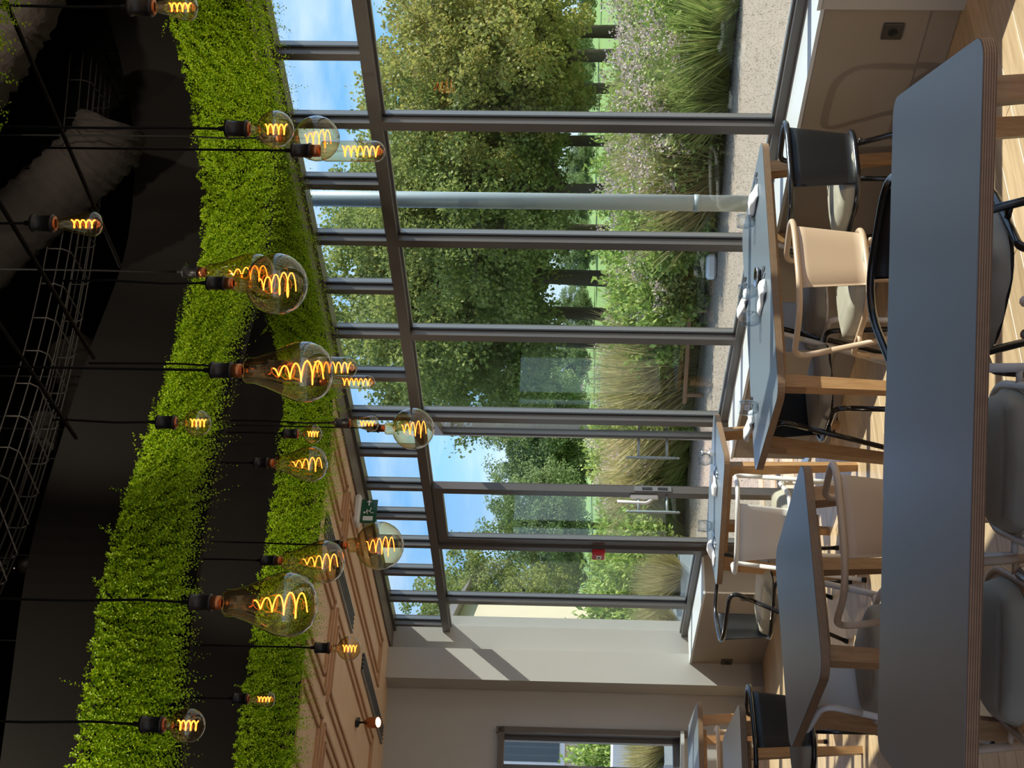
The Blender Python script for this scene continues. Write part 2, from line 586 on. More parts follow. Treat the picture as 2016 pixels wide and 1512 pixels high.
# ---- casing under the window, sill board on top
def casing(idx, s0, s1):
    b = MB(); b.box(fs((s0 + s1) / 2, 0.155, 0.355), (s1 - s0, 0.375, 0.45), ax=FAX)
    o = struct(b.build('trim_%d' % idx, 'casing'))
    b = MB(); b.box(fs((s0 + s1) / 2, 0.150, 0.065), (s1 - s0, 0.365, 0.125), ax=FAX)
    b.build('plinth', 'casing', o)
    b = MB(); b.box(fs((s0 + s1) / 2, 0.165, 0.588), (s1 - s0 + 0.004, 0.37, 0.016), ax=FAX)
    b.build('sill_board', 'sill_white', o)
    return o
cas_r = casing(1, -0.25, 3.38)
cas_l = casing(2, 5.30, 6.577)
b = MB(); b.box(fs(-4.27, 0.165, 0.30), (8.03, 0.39, 0.60), ax=FAX)
o = struct(b.build('trim_3', 'wall_paint'))
b = MB(); b.box(fs(-4.27, 0.168, 0.608), (8.03, 0.40, 0.016), ax=FAX); b.build('sill_board', 'sill_white', o)

def outlet(s, z, label):
    p = fs(s, 0.3425, z)
    t_ = thing('wall_socket', label, 'socket', p, math.atan2(FN.y, FN.x) - math.pi / 2)
    b = MB(); b.bbox((0, 0, 0), (0.088, 0.012, 0.088), 0.003); b.build('plate', 'outlet', t_, (0, 0.006, 0))
    b = MB(); b.lathe([(0.021, 0.0), (0.021, 0.003), (0.017, 0.003), (0.016, -0.004)], (0, 0.012, 0), 20, axis='Y', cap=True); b.build('socket_well', 'outlet_dark', t_)
def on_casing(x, y):
    p0 = fs(0, 0.3425); d = ray(x, y); C = Vector((0, 0, HC))
    k = (p0 - C).dot(FN) / d.dot(FN)
    W = C + d * k
    return (W - FQ).dot(FD), W.z
s_, z_ = on_casing(1757, 60); outlet(s_, z_, 'dark square wall socket on the casing below the right window')
s_, z_ = on_casing(1431, 1302); outlet(s_, z_, 'dark wall socket low beside the grey pier')
s_, z_ = on_casing(1471, 1176); outlet(s_, z_, 'dark wall socket behind the black chair by the far table')

# ---- window wall
UP = [-8.23, -7.33, -6.43, -5.53, -4.63, -3.73, -3.28, -2.83, -2.38, -1.93, -1.48, -1.03, -0.58, -0.13, 0.322, 0.776, 1.227, 1.68, 2.115, 2.55, 3.0, 3.45, 3.91, 4.365, 4.79, 5.22, 5.69, 6.16, 6.62, 7.12]
LOW = [-8.23, -7.33, -6.43, -5.53, -4.63, -3.73, -2.83, -1.93, -1.03, -0.13, 0.776, 1.68, 2.55, 3.45, 5.22, 6.16, 7.12]
ZT0, ZT1, ZG, ZH = 2.588, 2.648, 0.64, 3.045
win = struct(thing('window_1', None, None))
def wbar(name, s, t, z, ds, dt, dz, material, parent):
    b = MB(); b.box(fs(s, t, z), (ds, dt, dz), ax=FAX)
    return b.build(name, material, parent)
smin, smax = UP[0] - 0.03, UP[-1] + 0.03
wbar('head_rail', (smin + smax) / 2, 0.0, ZH + 0.03, smax - smin, 0.10, 0.06, 'frame', win)
tr_ = wbar('transom', (smin + smax) / 2, 0.005, (ZT0 + ZT1) / 2, smax - smin, 0.09, ZT1 - ZT0, 'frame', win)
b = MB()
for zz in (ZT0 - 0.006, ZT1 + 0.006):
    b.box(fs((smin + smax) / 2, -0.012, zz), (smax - smin, 0.03, 0.014), ax=FAX)
b.build('glazing_bead', 'frame_light', tr_)
for (a, c) in ((smin, 3.45), (5.22, smax)):
    q = wbar('sill_rail', (a + c) / 2, 0.0, ZG - 0.028, c - a, 0.085, 0.056, 'frame', win)
    b = MB(); b.box(fs((a + c) / 2, -0.012, ZG + 0.006), (c - a, 0.03, 0.014), ax=FAX); b.build('glazing_bead', 'frame_light', q)
def post(s, z0, z1, w=0.05):
    q = wbar('mullion', s, 0.005, (z0 + z1) / 2, w, 0.09, z1 - z0, 'frame', win)
    b = MB()
    for sg in (-1, 1):
        b.box(fs(s + sg * (w / 2 + 0.005), -0.012, (z0 + z1) / 2), (0.012, 0.026, z1 - z0), ax=FAX)
    b.build('glazing_bead', 'frame_light', q)
    b = MB()
    for sg in (-1, 1):
        b.box(fs(s + sg * (w / 2 + 0.006), 0.006, (z0 + z1) / 2), (0.012, 0.010, z1 - z0), ax=FAX)
    b.build('gasket', 'gasket', q)
for s in UP:
    post(s, ZT1, ZH, 0.042)
for s in LOW:
    post(s, 0.0 if s in (3.45, 5.22) else ZG, ZT0, 0.058)
for a, c in zip(UP[:-1], UP[1:]):
    wbar('pane', (a + c) / 2, -0.012, (ZT1 + ZH) / 2, c - a - 0.03, 0.006, ZH - ZT1, 'pane', win)
for a, c in zip(LOW[:-1], LOW[1:]):
    if a == 3.45:
        continue
    wbar('pane', (a + c) / 2, -0.012, (ZG + ZT0) / 2, c - a - 0.04, 0.006, ZT0 - ZG, 'pane', win)

# ---- double door: one leaf closed, the other ajar outwards
def leaf(name, s_h, length, ang, flip):
    """door leaf in its own frame: x runs from the hinge along the leaf, y into the room"""
    t_ = struct(thing(name, None, None, fs(s_h, 0.0), FANG + ang))
    w = abs(length)
    z0, z1 = 0.03, ZT0 - 0.005
    for x in (0.035, w - 0.035):
        b = MB(); b.box((x * flip, 0, (z0 + z1) / 2), (0.07, 0.06, z1 - z0)); q = b.build('stile', 'frame', t_)
        b = MB(); b.box((x * flip + (0.04 if x < 0.1 else -0.04) * flip, -0.0, (z0 + z1) / 2), (0.012, 0.03, z1 - z0)); b.build('glazing_bead', 'frame_light', q)
    for z in (z0 + 0.05, z1 - 0.035):
        b = MB(); b.box((w / 2 * flip, 0, z), (w - 0.14, 0.06, 0.10 if z < 1 else 0.07)); b.build('rail', 'frame', t_)
    b = MB(); b.box((w / 2 * flip, 0, (z0 + z1) / 2), (w - 0.13, 0.006, z1 - z0 - 0.12)); b.build('pane', 'pane', t_)
    # upright pull bar standing off into the room on two arms
    xb = (w - 0.035) * flip
    b = MB()
    zc = 1.02
    prof = [(0.004, -0.19), (0.010, -0.18), (0.006, -0.165), (0.011, -0.15), (0.008, -0.135), (0.011, -0.12), (0.011, 0.12), (0.008, 0.135), (0.011, 0.15), (0.006, 0.165), (0.010, 0.18), (0.004, 0.19)]
    b.lathe(prof, (xb, 0.165, zc), 10, cap=True)
    bar = b.build('pull_bar', 'steel_post', t_)
    for dz in (-0.10, 0.10):
        b = MB(); b.tube([(xb, 0.02, zc + dz), (xb, 0.165, zc + dz)], 0.009, 8); b.build('bar_arm', 'steel_post', bar)
    return t_
door_c = leaf('door_1', 5.19, 0.815, math.pi, 1)
door_c.rotation_euler[2] = FANG + math.pi
# closed leaf is hinged on the far jamb: its local y points outwards, so mirror the handle side
for ch in list(door_c.children):
    if ch.name.startswith('pull_bar'):
        ch.location = (0, -0.33, 0)
        for g in ch.children:
            g.location = (0, 0.145, 0)
door_o = leaf('door_2', 3.485, 0.86, -math.radians(26), 1)
# lift handle and strike plates on the meeting stile
b = MB()
b.bbox((0.78, -0.045, 1.08), (0.035, 0.03, 0.20), 0.008)
hd = b.build('lift_handle', 'white_plastic', door_c)
b = MB(); b.tube(fillet([(0.78, -0.055, 1.02), (0.78, -0.095, 1.06), (0.78, -0.085, 1.27)], 0.05, 6), 0.012, 8)
b.build('grip', 'white_plastic', hd)
b = MB(); b.box((0.818, 0.0, 1.02), (0.006, 0.04, 0.26)); pl_ = b.build('strike_plate', 'frame_light', door_c)
b = MB(); b.box((0.8225, 0.0, 1.06), (0.004, 0.02, 0.07)); b.box((0.8225, 0.0, 0.95), (0.004, 0.02, 0.07)); b.build('slot', 'gasket', pl_)
b = MB(); b.box(fs(4.335, 0.0, 0.008), (1.71, 0.14, 0.016), ax=FAX); struct(b.build('trim_4', 'frame_light'))

# red alarm call point on the door post
p = fs(5.235, 0.05, 0); d_ = ray(1178, 1087); C_ = Vector((0, 0, HC)); k_ = (p - C_).dot(FN) / d_.dot(FN); W_ = C_ + d_ * k_
cp = thing('call_point', 'red fire alarm call point fixed to the door post', 'alarm', W_, FANG)
b = MB(); b.bbox((0, 0.02, 0), (0.095, 0.045, 0.095), 0.006); b.build('case', 'red_plastic', cp)
b = MB(); b.bbox((0, 0.045, -0.004), (0.055, 0.006, 0.04), 0.002); gl_ = b.build('press_panel', 'white_plastic', cp)
b = MB(); b.lathe([(0.009, 0), (0.009, 0.002)], (0, 0.048, -0.004), 12, axis='Y', cap=True); b.build('press_mark', 'outlet_dark', gl_)

# ---- grey pier and the end wall with its own window
b = MB(); b.box(fs(6.677, 0.40, ZC / 2), (0.20, 0.27, ZC), ax=FAX); struct(b.build('wall_pier', 'wall_paint'))
b = MB(); b.box(fs(6.679, 0.40, 0.05), (0.204, 0.274, 0.10), ax=FAX); struct(b.build('baseboard_pier', 'wall_paint'))
b = MB(); b.box(fs(7.25, 0.30, 2.45), (0.14, 0.85, 4.9), ax=FAX); struct(b.build('wall_niche', 'wall_paint'))
E0 = fs(6.777, 0.40); ED = Vector((-0.88, -0.47, 0)).normalized(); EN = Vector((0.47, -0.88, 0)).normalized()
def es(a, t, z=0.0):
    return E0 + ED * a + EN * t + Vector((0, 0, z))
EAX = (ED, EN, Vector((0, 0, 1)))
def on_end(x, y):
    d = ray(x, y); C = Vector((0, 0, HC)); k = (E0 - C).dot(EN) / d.dot(EN); W = C + d * k
    return (W - E0).dot(ED), W.z
a0, zt = on_end(985, 1433)
_, zb = on_end(1345, 1450)
a1 = a0 + 2.4
ew = MB()
ew.box(es(a0 / 2 - 0.25, -0.10, 1.6), (a0 + 0.5, 0.20, 3.2), ax=EAX)
ew.box(es((a0 + a1) / 2, -0.10, (zt + 3.2) / 2), (a1 - a0, 0.20, 3.2 - zt), ax=EAX)
ew.box(es((a0 + a1) / 2, -0.10, zb / 2), (a1 - a0, 0.20, zb), ax=EAX)
ew.box(es(a1 + 2.6, -0.10, 1.6), (5.2, 0.20, 3.2), ax=EAX)
struct(ew.build('wall_end', 'wall_paint'))
w2 = struct(thing('window_2', None, None))
def ebar(name, a, t, z, da, dt, dz, material):
    b = MB(); b.box(es(a, t, z), (da, dt, dz), ax=EAX); return b.build(name, material, w2)
ebar('architrave', a0 + 0.02, -0.03, (zt + zb) / 2, 0.05, 0.14, zt - zb + 0.06, 'brown_border')
ebar('architrave', (a0 + a1) / 2, -0.03, zt - 0.01, a1 - a0, 0.14, 0.05, 'brown_border')
ebar('sill_board', (a0 + a1) / 2, -0.03, zb + 0.01, a1 - a0, 0.16, 0.03, 'sill_white')
for a in (a0 + 0.06, a0 + 0.30, a0 + 0.75, a0 + 1.2, a0 + 1.8):
    ebar('mullion', a, -0.09, (zt + zb) / 2, 0.045, 0.06, zt - zb, 'frame')
ebar('rail', (a0 + a1) / 2, -0.09, zb + 0.05, a1 - a0, 0.06, 0.06, 'frame')
for c0, c1 in ((a0 + 0.06, a0 + 0.30), (a0 + 0.30, a0 + 0.75), (a0 + 0.75, a0 + 1.2), (a0 + 1.2, a0 + 1.8), (a0 + 1.8, a1)):
    ebar('pane', (c0 + c1) / 2, -0.09, (zt + zb) / 2, c1 - c0, 0.006, zt - zb, 'pane')

# ---- ceiling: pale wood round a curved opening, dark void above
near_P = [(-2.9, 4.55), (-2.0, 5.02), (-1.25, 5.28), (-0.7, 5.47), (-0.2, 5.85), (0.13, 6.15), (0.61, 6.62), (1.10, 6.72), (1.45, 6.5), (1.74, 6.15)]
over_P = [(1.74, 6.15), (2.15, 5.45), (2.35, 4.75), (2.1, 4.15), (1.5, 3.70), (0.98, 3.44), (0.4, 3.14), (-0.4, 2.85), (-1.4, 2.85), (-2.4, 3.3), (-2.95, 4.0)]
far_P = [(1.45, 6.5), (1.21, 6.84), (0.87, 7.33), (0.53, 7.83), (0.22, 8.27), (0.0, 8.52), (-0.25, 8.52), (-0.49, 8.40), (-0.9, 8.12), (-1.31, 7.85), (-1.77, 7.55), (-2.2, 7.3), (-2.9, 6.95), (-3.6, 6.3), (-3.6, 5.4), (-2.9, 4.55)]
near_C = catmull(near_P, 10); over_C = catmull(over_P, 10); far_C = catmull(far_P, 10)
hole = far_C + catmull([(-2.9, 4.55), (-3.05, 4.3), (-2.95, 4.0)], 6)[1:-1] + list(reversed(over_C)) + [Vector((1.6, 6.35, 0))]
import bmesh
bm = bmesh.new()
outer = [fs(-9.0, -0.1), fs(7.3, -0.1), fs(7.3, 9.5), fs(-9.0, 9.5)]
for loop in (outer, hole):
    vs = [bm.verts.new((p.x, p.y, ZC)) for p in loop]
    for i in range(len(vs)):
        bm.edges.new((vs[i], vs[(i + 1) % len(vs)]))
bmesh.ops.triangle_fill(bm, use_beauty=True, use_dissolve=False, edges=bm.edges[:])
for f in bm.faces:
    if f.normal.z > 0:
        f.normal_flip()
ext = bmesh.ops.extrude_face_region(bm, geom=bm.faces[:])
for v in [g for g in ext['geom'] if isinstance(g, bmesh.types.BMVert)]:
    v.co.z += 0.03
me = bpy.data.meshes.new('ceiling'); bm.to_mesh(me); bm.free()
me.materials.append(MATS['birch'])
ceil = struct(link_obj('ceiling', me))
# double mouldings round each ceiling panel
def frame_strips(s0, s1, t0, t1):
    for k, ins in enumerate((0.0, 0.085)):
        a0_, a1_, b0_, b1_ = s0 + ins, s1 - ins, t0 + ins, t1 - ins
        for (cs, ct, ds, dt) in (((a0_ + a1_) / 2, b0_, a1_ - a0_, 0.024), ((a0_ + a1_) / 2, b1_, a1_ - a0_, 0.024), (a0_, (b0_ + b1_) / 2, 0.024, b1_ - b0_), (a1_, (b0_ + b1_) / 2, 0.024, b1_ - b0_)):
            b = MB()
            long_s = ds > dt
            ax = FAX if long_s else (FN, FD, Vector((0, 0, 1)))
            L_, W_w = (ds, dt) if long_s else (dt, ds)
            b.box((0, 0, 0), (L_ + 0.022, W_w, 0.014))
            link_obj('moulding', b.mesh('moulding', 'moulding_wood'), ceil, fs(cs, ct, ZC - 0.007), (0, 0, math.atan2(ax[0].y, ax[0].x)))
for (s0, s1, t0, t1) in ((2.93, 3.74, 0.40, 0.78), (3.84, 6.14, 0.40, 0.79), (2.93, 3.79, 1.21, 1.82), (3.91, 6.13, 1.21, 1.82), (2.95, 3.80, 1.97, 2.55), (3.92, 6.13, 1.97, 2.55), (3.0, 3.80, 2.70, 3.3), (3.92, 6.13, 2.70, 3.3)):
    frame_strips(s0, s1, t0, t1)
# slot diffusers
for i, (s0, s1) in enumerate(((3.14, 3.62), (3.72, 4.57), (5.2, 6.66))):
    lab = ['short slotted air vent in the wood ceiling nearest the hedge', 'middle slotted air vent in the wood ceiling', 'long slotted air vent in the wood ceiling by the end wall'][i]
    v_ = thing('air_vent', lab, 'vent', fs((s0 + s1) / 2, 1.0, ZC), FANG)
    b = MB(); b.box((0, 0, -0.004), (s1 - s0, 0.14, 0.008)); b.build('backing', 'vent_black', v_)
    for k in range(5):
        b = MB(); b.box((0, -0.065 + k * 0.0325, -0.010), (s1 - s0, 0.006 if 0 < k < 4 else 0.012, 0.014)); b.build('slat', 'vent_grey', v_)
# brown border between ceiling and window head
b = MB(); b.box(fs((-4.0 + 7.2) / 2, 0.085, ZC - 0.006), (11.2, 0.30, 0.016), ax=FAX); struct(b.build('trim_5', 'brown_border'))

# the dark void over the opening
ZV = 4.9
b = MB(); b.prism([tuple(p[:2]) for p in outer], ZV, ZV + 0.1); struct(b.build('ceiling_upper', 'void'))
for nm, a, c in (('wall_upper_window', (-9.0, -0.1), (7.3, -0.1)), ('wall_upper_end', (7.3, -0.1), (7.3, 9.5)), ('wall_upper_back', (7.3, 9.5), (-9.0, 9.5)), ('wall_upper_right', (-9.0, 9.5), (-9.0, -0.1))):
    A, Cc = fs(*a), fs(*c); dr = (Cc - A).normalized()
    b = MB(); b.box((A + Cc) / 2 + Vector((0, 0, (3.10 + ZV) / 2)), ((Cc - A).length, 0.08, ZV - 3.10), ax=(dr, Vector((-dr.y, dr.x, 0)), Vector((0, 0, 1))))
    struct(b.build(nm, 'void'))

# curved fascia bands
ZB, ZF, ZTOP = 3.06, 3.46, 3.73
def band(name, curve, z0, z1, thick, side, material):
    b = MB(); n = len(curve); vs = []; 
    for i, p in enumerate(curve):
        a = curve[max(i - 1, 0)]; c = curve[min(i + 1, n - 1)]
        t = (c - a).normalized(); nn = Vector((-t.y, t.x, 0)) * side
        for (o_, z) in ((0, z0), (0, z1), (thick, z1), (thick, z0)):
            vs.append((p.x + nn.x * o_, p.y + nn.y * o_, z))
    fs_ = []
    for i in range(n - 1):
        for k in range(4):
            l = (k + 1) % 4
            fs_.append((i * 4 + k, i * 4 + l, i * 4 + 4 + l, i * 4 + 4 + k))
    fs_ += [(0, 1, 2, 3), ((n - 1) * 4 + 3, (n - 1) * 4 + 2, (n - 1) * 4 + 1, (n - 1) * 4)]
    b.add(vs, fs_, False)
    return struct(b.build(name, material))
# curves run left to right / right to left: side is chosen so that the thickness lies away from the void in front
fascia_near = band('trim_6', near_C, ZB, ZTOP, 0.05, 1, 'fascia')
fascia_far = band('trim_7', far_C, ZB, ZTOP, 0.05, -1, 'fascia')
fascia_over = band('trim_8', over_C, ZB, ZTOP, 0.05, 1, 'fascia')

# walls behind and to the left of the viewer
for nm, a, c in (('wall_left', (7.3, 4.2), (7.3, 9.5)), ('wall_back', (7.3, 9.5), (-1.0, 9.5))):
    A, Cc = fs(*a), fs(*c); dr = (Cc - A).normalized()
    b = MB(); b.box((A + Cc) / 2 + Vector((0, 0, 1.46)), ((Cc - A).length, 0.10, 3.24), ax=(dr, Vector((-dr.y, dr.x, 0)), Vector((0, 0, 1))))
    struct(b.build(nm, 'wall_paint'))

# ================================================================== HANGING HEDGE
def hedge(name, curve, side, n_sprig, label, zlo=ZB - 0.01, zhi=ZF, leaf=0.0138, sl=(0.05, 0.14), keep=None):
    P = np.array([[p.x, p.y] for p in curve])
    seg = np.linalg.norm(np.diff(P, axis=0), axis=1); cum = np.concatenate([[0], np.cumsum(seg)])
    q = RNG.random(n_sprig) * cum[-1]
    idx = np.clip(np.searchsorted(cum, q) - 1, 0, len(seg) - 1)
    fr = ((q - cum[idx]) / np.maximum(seg[idx], 1e-6))[:, None]
    pos2 = P[idx] * (1 - fr) + P[idx + 1] * fr
    tg = unit(P[idx + 1] - P[idx])
    nn = np.stack([-tg[:, 1], tg[:, 0]], 1) * side
    if keep is not None:                     # height of the planting changes along the band
        f_ = q / cum[-1]
        lo_ = np.interp(f_, keep[0], keep[1]); hi_ = np.interp(f_, keep[0], keep[2])
    else:
        lo_ = np.full(n_sprig, zlo); hi_ = np.full(n_sprig, zhi)
    rz_ = RNG.random(n_sprig) ** 0.9
    zz = lo_ + (hi_ - lo_) * rz_
    # lumpy: patches stand further out
    lump = 0.5 + 0.5 * np.sin(q * 9.0 + 3 * np.sin(zz * 14)) * np.sin(zz * 23 + q * 4)
    B = np.concatenate([pos2 + nn * 0.01, zz[:, None]], 1)
    n3 = np.concatenate([nn, np.zeros((n_sprig, 1))], 1)
    low = 1 - rz_
    D = unit(n3 * (0.55 + 0.5 * RNG.random((n_sprig, 1))) + np.array([0, 0, -1]) * (0.45 + 0.5 * low[:, None]) + RNG.normal(size=(n_sprig, 3)) * 0.33)
    Ls = (sl[0] + (sl[1] - sl[0]) * RNG.random(n_sprig)) * (0.75 + 0.6 * lump)
    hang = RNG.random(n_sprig) < 0.05
    Ls = np.where(hang & (low > 0.7), Ls * 1.7, Ls)
    k = 14
    T = (np.arange(k) + 1.0) / k
    Pl, Al, Sl, Ll, Wl = [], [], [], [], []
    side_v = unit(np.cross(D, RNG.normal(size=(n_sprig, 3))))
    for j, t in enumerate(T):
        pt = B + D * (Ls * t)[:, None] + np.array([0, 0, -1]) * (0.03 * t * t)
        sg = 1 if j % 2 else -1
        rotv = side_v * math.cos(j * 0.6) + np.cross(D, side_v) * math.sin(j * 0.6)
        A = unit(D * 0.55 + rotv * sg + RNG.normal(size=(n_sprig, 3)) * 0.25)
        S = unit(np.cross(A, D + RNG.normal(size=(n_sprig, 3)) * 0.3))
        Pl.append(pt); Al.append(A); Sl.append(S)
        sz = leaf * (1.15 - 0.55 * t) * (0.8 + 0.4 * RNG.random(n_sprig))
        Ll.append(sz); Wl.append(sz * 0.62)
    Pl = np.concatenate(Pl); Al = np.concatenate(Al); Sl = np.concatenate(Sl); Ll = np.concatenate(Ll); Wl = np.concatenate(Wl)
    o = link_obj(name, leaf_mesh(name, Pl, Al, Sl, Ll, Wl, 'hedge_leaf'))
    o['kind'] = 'stuff'
    tag(o, label, 'hedge')
    return o
i0 = 8
hedge('leafy_garland', near_C[i0:], -1, 9000, 'bright green leafy garland on the nearer curved fascia below the ducts', keep=([0, 0.25, 0.5, 0.7, 0.85, 1], [3.12, 3.12, 3.15, 3.12, 3.04, 3.02], [3.47, 3.44, 3.36, 3.37, 3.44, 3.46]))
hedge('leafy_garland', far_C[:118], 1, 8500, 'bright green leafy garland on the far curved fascia along the window and wood ceiling', zlo=3.06, zhi=3.36)
hedge('leafy_garland', over_C[28:58], -1, 1500, 'leafy sprigs hanging at the upper edge beside the dark duct', zlo=3.05, sl=(0.04, 0.075), leaf=0.016)

hedge('leafy_garland', over_C[:29], -1, 2200, 'leafy garland turning the corner of the fascia at the right end of the window', zlo=3.09, zhi=3.45)

# ================================================================== DUCTS, TRAYS, RODS IN THE VOID
def duct(name, pts, r, label, material='duct'):
    cv = catmull(pts, 14)
    t_ = MB(); n = len(cv); seg = 28
    rr = [r * (1 + 0.03 * math.sin(i * 1.7) + 0.015 * math.sin(i * 4.1)) for i in range(n)]
    t_.tube(cv, rr, seg)
    rnd = random.Random(name)
    t_.v = [(x + rnd.uniform(-1, 1) * 0.006, y + rnd.uniform(-1, 1) * 0.006, z + rnd.uniform(-1, 1) * 0.006) for x, y, z in t_.v]
    o = t_.build(name, material); tag(o, label, 'duct')
    return o
duct('air_duct', [at(-200, 340, 5.7), at(-90, 165, 5.8), at(-17, 52, 5.85), at(28, -30, 5.85), at(40, -150, 5.85)], 0.21, 'grey wrapped air duct at the upper edge behind the leaf sprigs', 'duct_pale')
duct('air_duct', [at(-130, 610, 6.2), at(-20, 490, 6.2), at(80, 400, 6.2), at(160, 330, 6.2), at(205, 285, 6.2), at(222, 240, 6.2)], 0.155, 'crinkled dark air duct behind the wire cable tray')
duct('air_duct', [at(150, 1000, 6.9), at(160, 860, 7.0), at(165, 760, 7.1), at(140, 690, 7.2)], 0.12, 'short ribbed dark duct behind the cable tray above the nearer hedge')

def wire_tray(pts, w, h, label):
    cv = catmull(pts, 8)
    t_ = thing('cable_tray', label, 'cable tray', (0, 0, 0))
    n = len(cv)
    fr = []
    for i, p in enumerate(cv):
        a = cv[max(i - 1, 0)]; c = cv[min(i + 1, n - 1)]; tg = (c - a); tg.z = 0; tg.normalize()
        fr.append((p, Vector((-tg.y, tg.x, 0))))
    prof = [(-w / 2, h), (-w / 2, h * 0.35), (-w * 0.42, 0), (-w * 0.2, 0), (0, 0), (w * 0.2, 0), (w * 0.42, 0), (w / 2, h * 0.35), (w / 2, h)]
    for (a, z) in prof:
        b = MB(); b.tube([p + nv * a + Vector((0, 0, z)) for p, nv in fr], 0.0032, 5); b.build('long_wire', 'tray_wire', t_)
    acc = 0.0; last = cv[0]
    for p, nv in fr:
        acc += (p - last).length; last = p
        if acc >= 0.10:
            acc = 0
            b = MB(); b.tube([p + nv * a + Vector((0, 0, z - 0.006)) for a, z in prof], 0.0032, 5); b.build('cross_wire', 'tray_wire', t_)
    return t_
wire_tray([atz(200, 135, 3.87), atz(172, 420, 3.87), atz(120, 700, 3.87), atz(45, 960, 3.87), atz(-30, 1150, 3.87)], 0.34, 0.09, 'wire mesh cable tray above the nearer hedge with wrapped duct behind')
wire_tray([atz(445, 860, 3.87), atz(440, 1000, 3.87), atz(425, 1150, 3.87), atz(400, 1350, 3.87), atz(380, 1560, 3.87)], 0.34, 0.09, 'wire mesh cable tray in the dark gap between the two hedges')

def rod(pa, pb, label):
    b = MB(); b.tube([pa, pb], 0.0075, 8)
    o = b.build('hanging_rod', 'cord'); tag(o, label, 'rod')
ZR = 3.33
rod(atz(-20, -70, ZR), atz(237, 525, ZR), 'thin black rod crossing in front of the upper duct')
rod(atz(-25, 360, ZR), atz(185, 705, ZR), 'thin black rod holding the big globe bulb cord')
rod(atz(-25, 605, ZR), atz(150, 862, ZR), 'thin black rod below the fixture box holding the small globe cord')

# fixture box among the trays
p = at(85, 850, 6.6)
fx = thing('driver_box', 'black box with pale end plate fixed among the cable tray wires', 'box', p, 0.5)
b = MB(); b.bbox((0, 0, 0), (0.17, 0.12, 0.09), 0.01); b.build('case', 'socket', fx)
b = MB(); b.box((0.0, -0.03, -0.05), (0.10, 0.10, 0.012)); b.build('end_plate', 'duct', fx)

# ================================================================== CEILING SPOTLIGHT, AND ADDED ONES TO LIGHT THE HEDGE
def spot(loc, aim, label, energy, on_visible=True, size=70):
    loc = Vector(loc); dr = (Vector(aim) - loc).normalized()
    t_ = thing('spotlight', label, 'spotlight', loc)
    b = MB(); b.bbox((0, 0, -0.012), (0.05, 0.10, 0.024), 0.004); b.build('mount', 'socket', t_)
    b = MB(); b.tube(fillet([(0, 0, -0.02), (0, 0, -0.085), tuple(dr * 0.03 + Vector((0, 0, -0.095)))], 0.01, 4), 0.007, 8); b.build('arm', 'socket', t_)
    head = Vector((0, 0, -0.10)) + dr * 0.02
    if not on_visible:
        b = MB(); b.tube([(0, 0, 0), (0, 0, ZV - loc.z)], 0.008, 8); b.build('drop_rod', 'socket', t_)
    b = MB(); q = dr.to_track_quat('Z', 'Y')
    prof = [(0.005, -0.055), (0.030, -0.05), (0.038, -0.03), (0.040, 0.05), (0.036, 0.055), (0.034, 0.042)]
    b.lathe(prof, (0, 0, 0), 20); b.v = [tuple(q @ Vector(v) + head) for v in b.v]
    b.build('lamp_head', 'copper' if on_visible else 'socket', t_)
    b = MB(); b.lathe([(0.0005, 0.046), (0.034, 0.046)], (0, 0, 0), 20); b.v = [tuple(q @ Vector(v) + head) for v in b.v]
    b.build('lens', 'spot_face', t_)
    ld = bpy.data.lights.new('spot_light', 'SPOT'); ld.energy = energy; ld.spot_size = math.radians(size); ld.spot_blend = 0.6
    ld.color = (1.0, 0.86, 0.68); ld.shadow_soft_size = 0.03
    lo = bpy.data.objects.new('light', ld); COL.objects.link(lo); lo.parent = t_
    lo.location = head + dr * 0.065
    lo.rotation_euler = (-dr).to_track_quat('Z', 'Y').to_euler()
    return t_
spot((-2.40, 9.95, ZC), (-1.9, 8.6, 0.6), 'small copper spotlight on the wood ceiling near the end wall', 40)
for i, (l, a, e_) in enumerate((((-1.9, 4.4, 4.3), (-0.9, 5.5, 3.36), 85), ((0.1, 4.3, 4.3), (0.4, 6.5, 3.36), 95), ((1.5, 4.6, 4.3), (1.4, 6.5, 3.36), 70), ((-0.9, 6.6, 4.3), (-0.7, 8.2, 3.3), 55), ((-2.2, 6.2, 4.3), (-1.8, 7.5, 3.3), 55))):  # added lamps, hung out of sight in the void to brighten the hedge
    spot(l, a, ['spotlight hung in the void above the left of the nearer hedge', 'spotlight hung in the void over the middle of the hedge', 'spotlight hung in the void to the right over the window hedge', 'spotlight hung in the void over the far hedge', 'spotlight hung in the void over the far left hedge'][i], e_, False, 66)

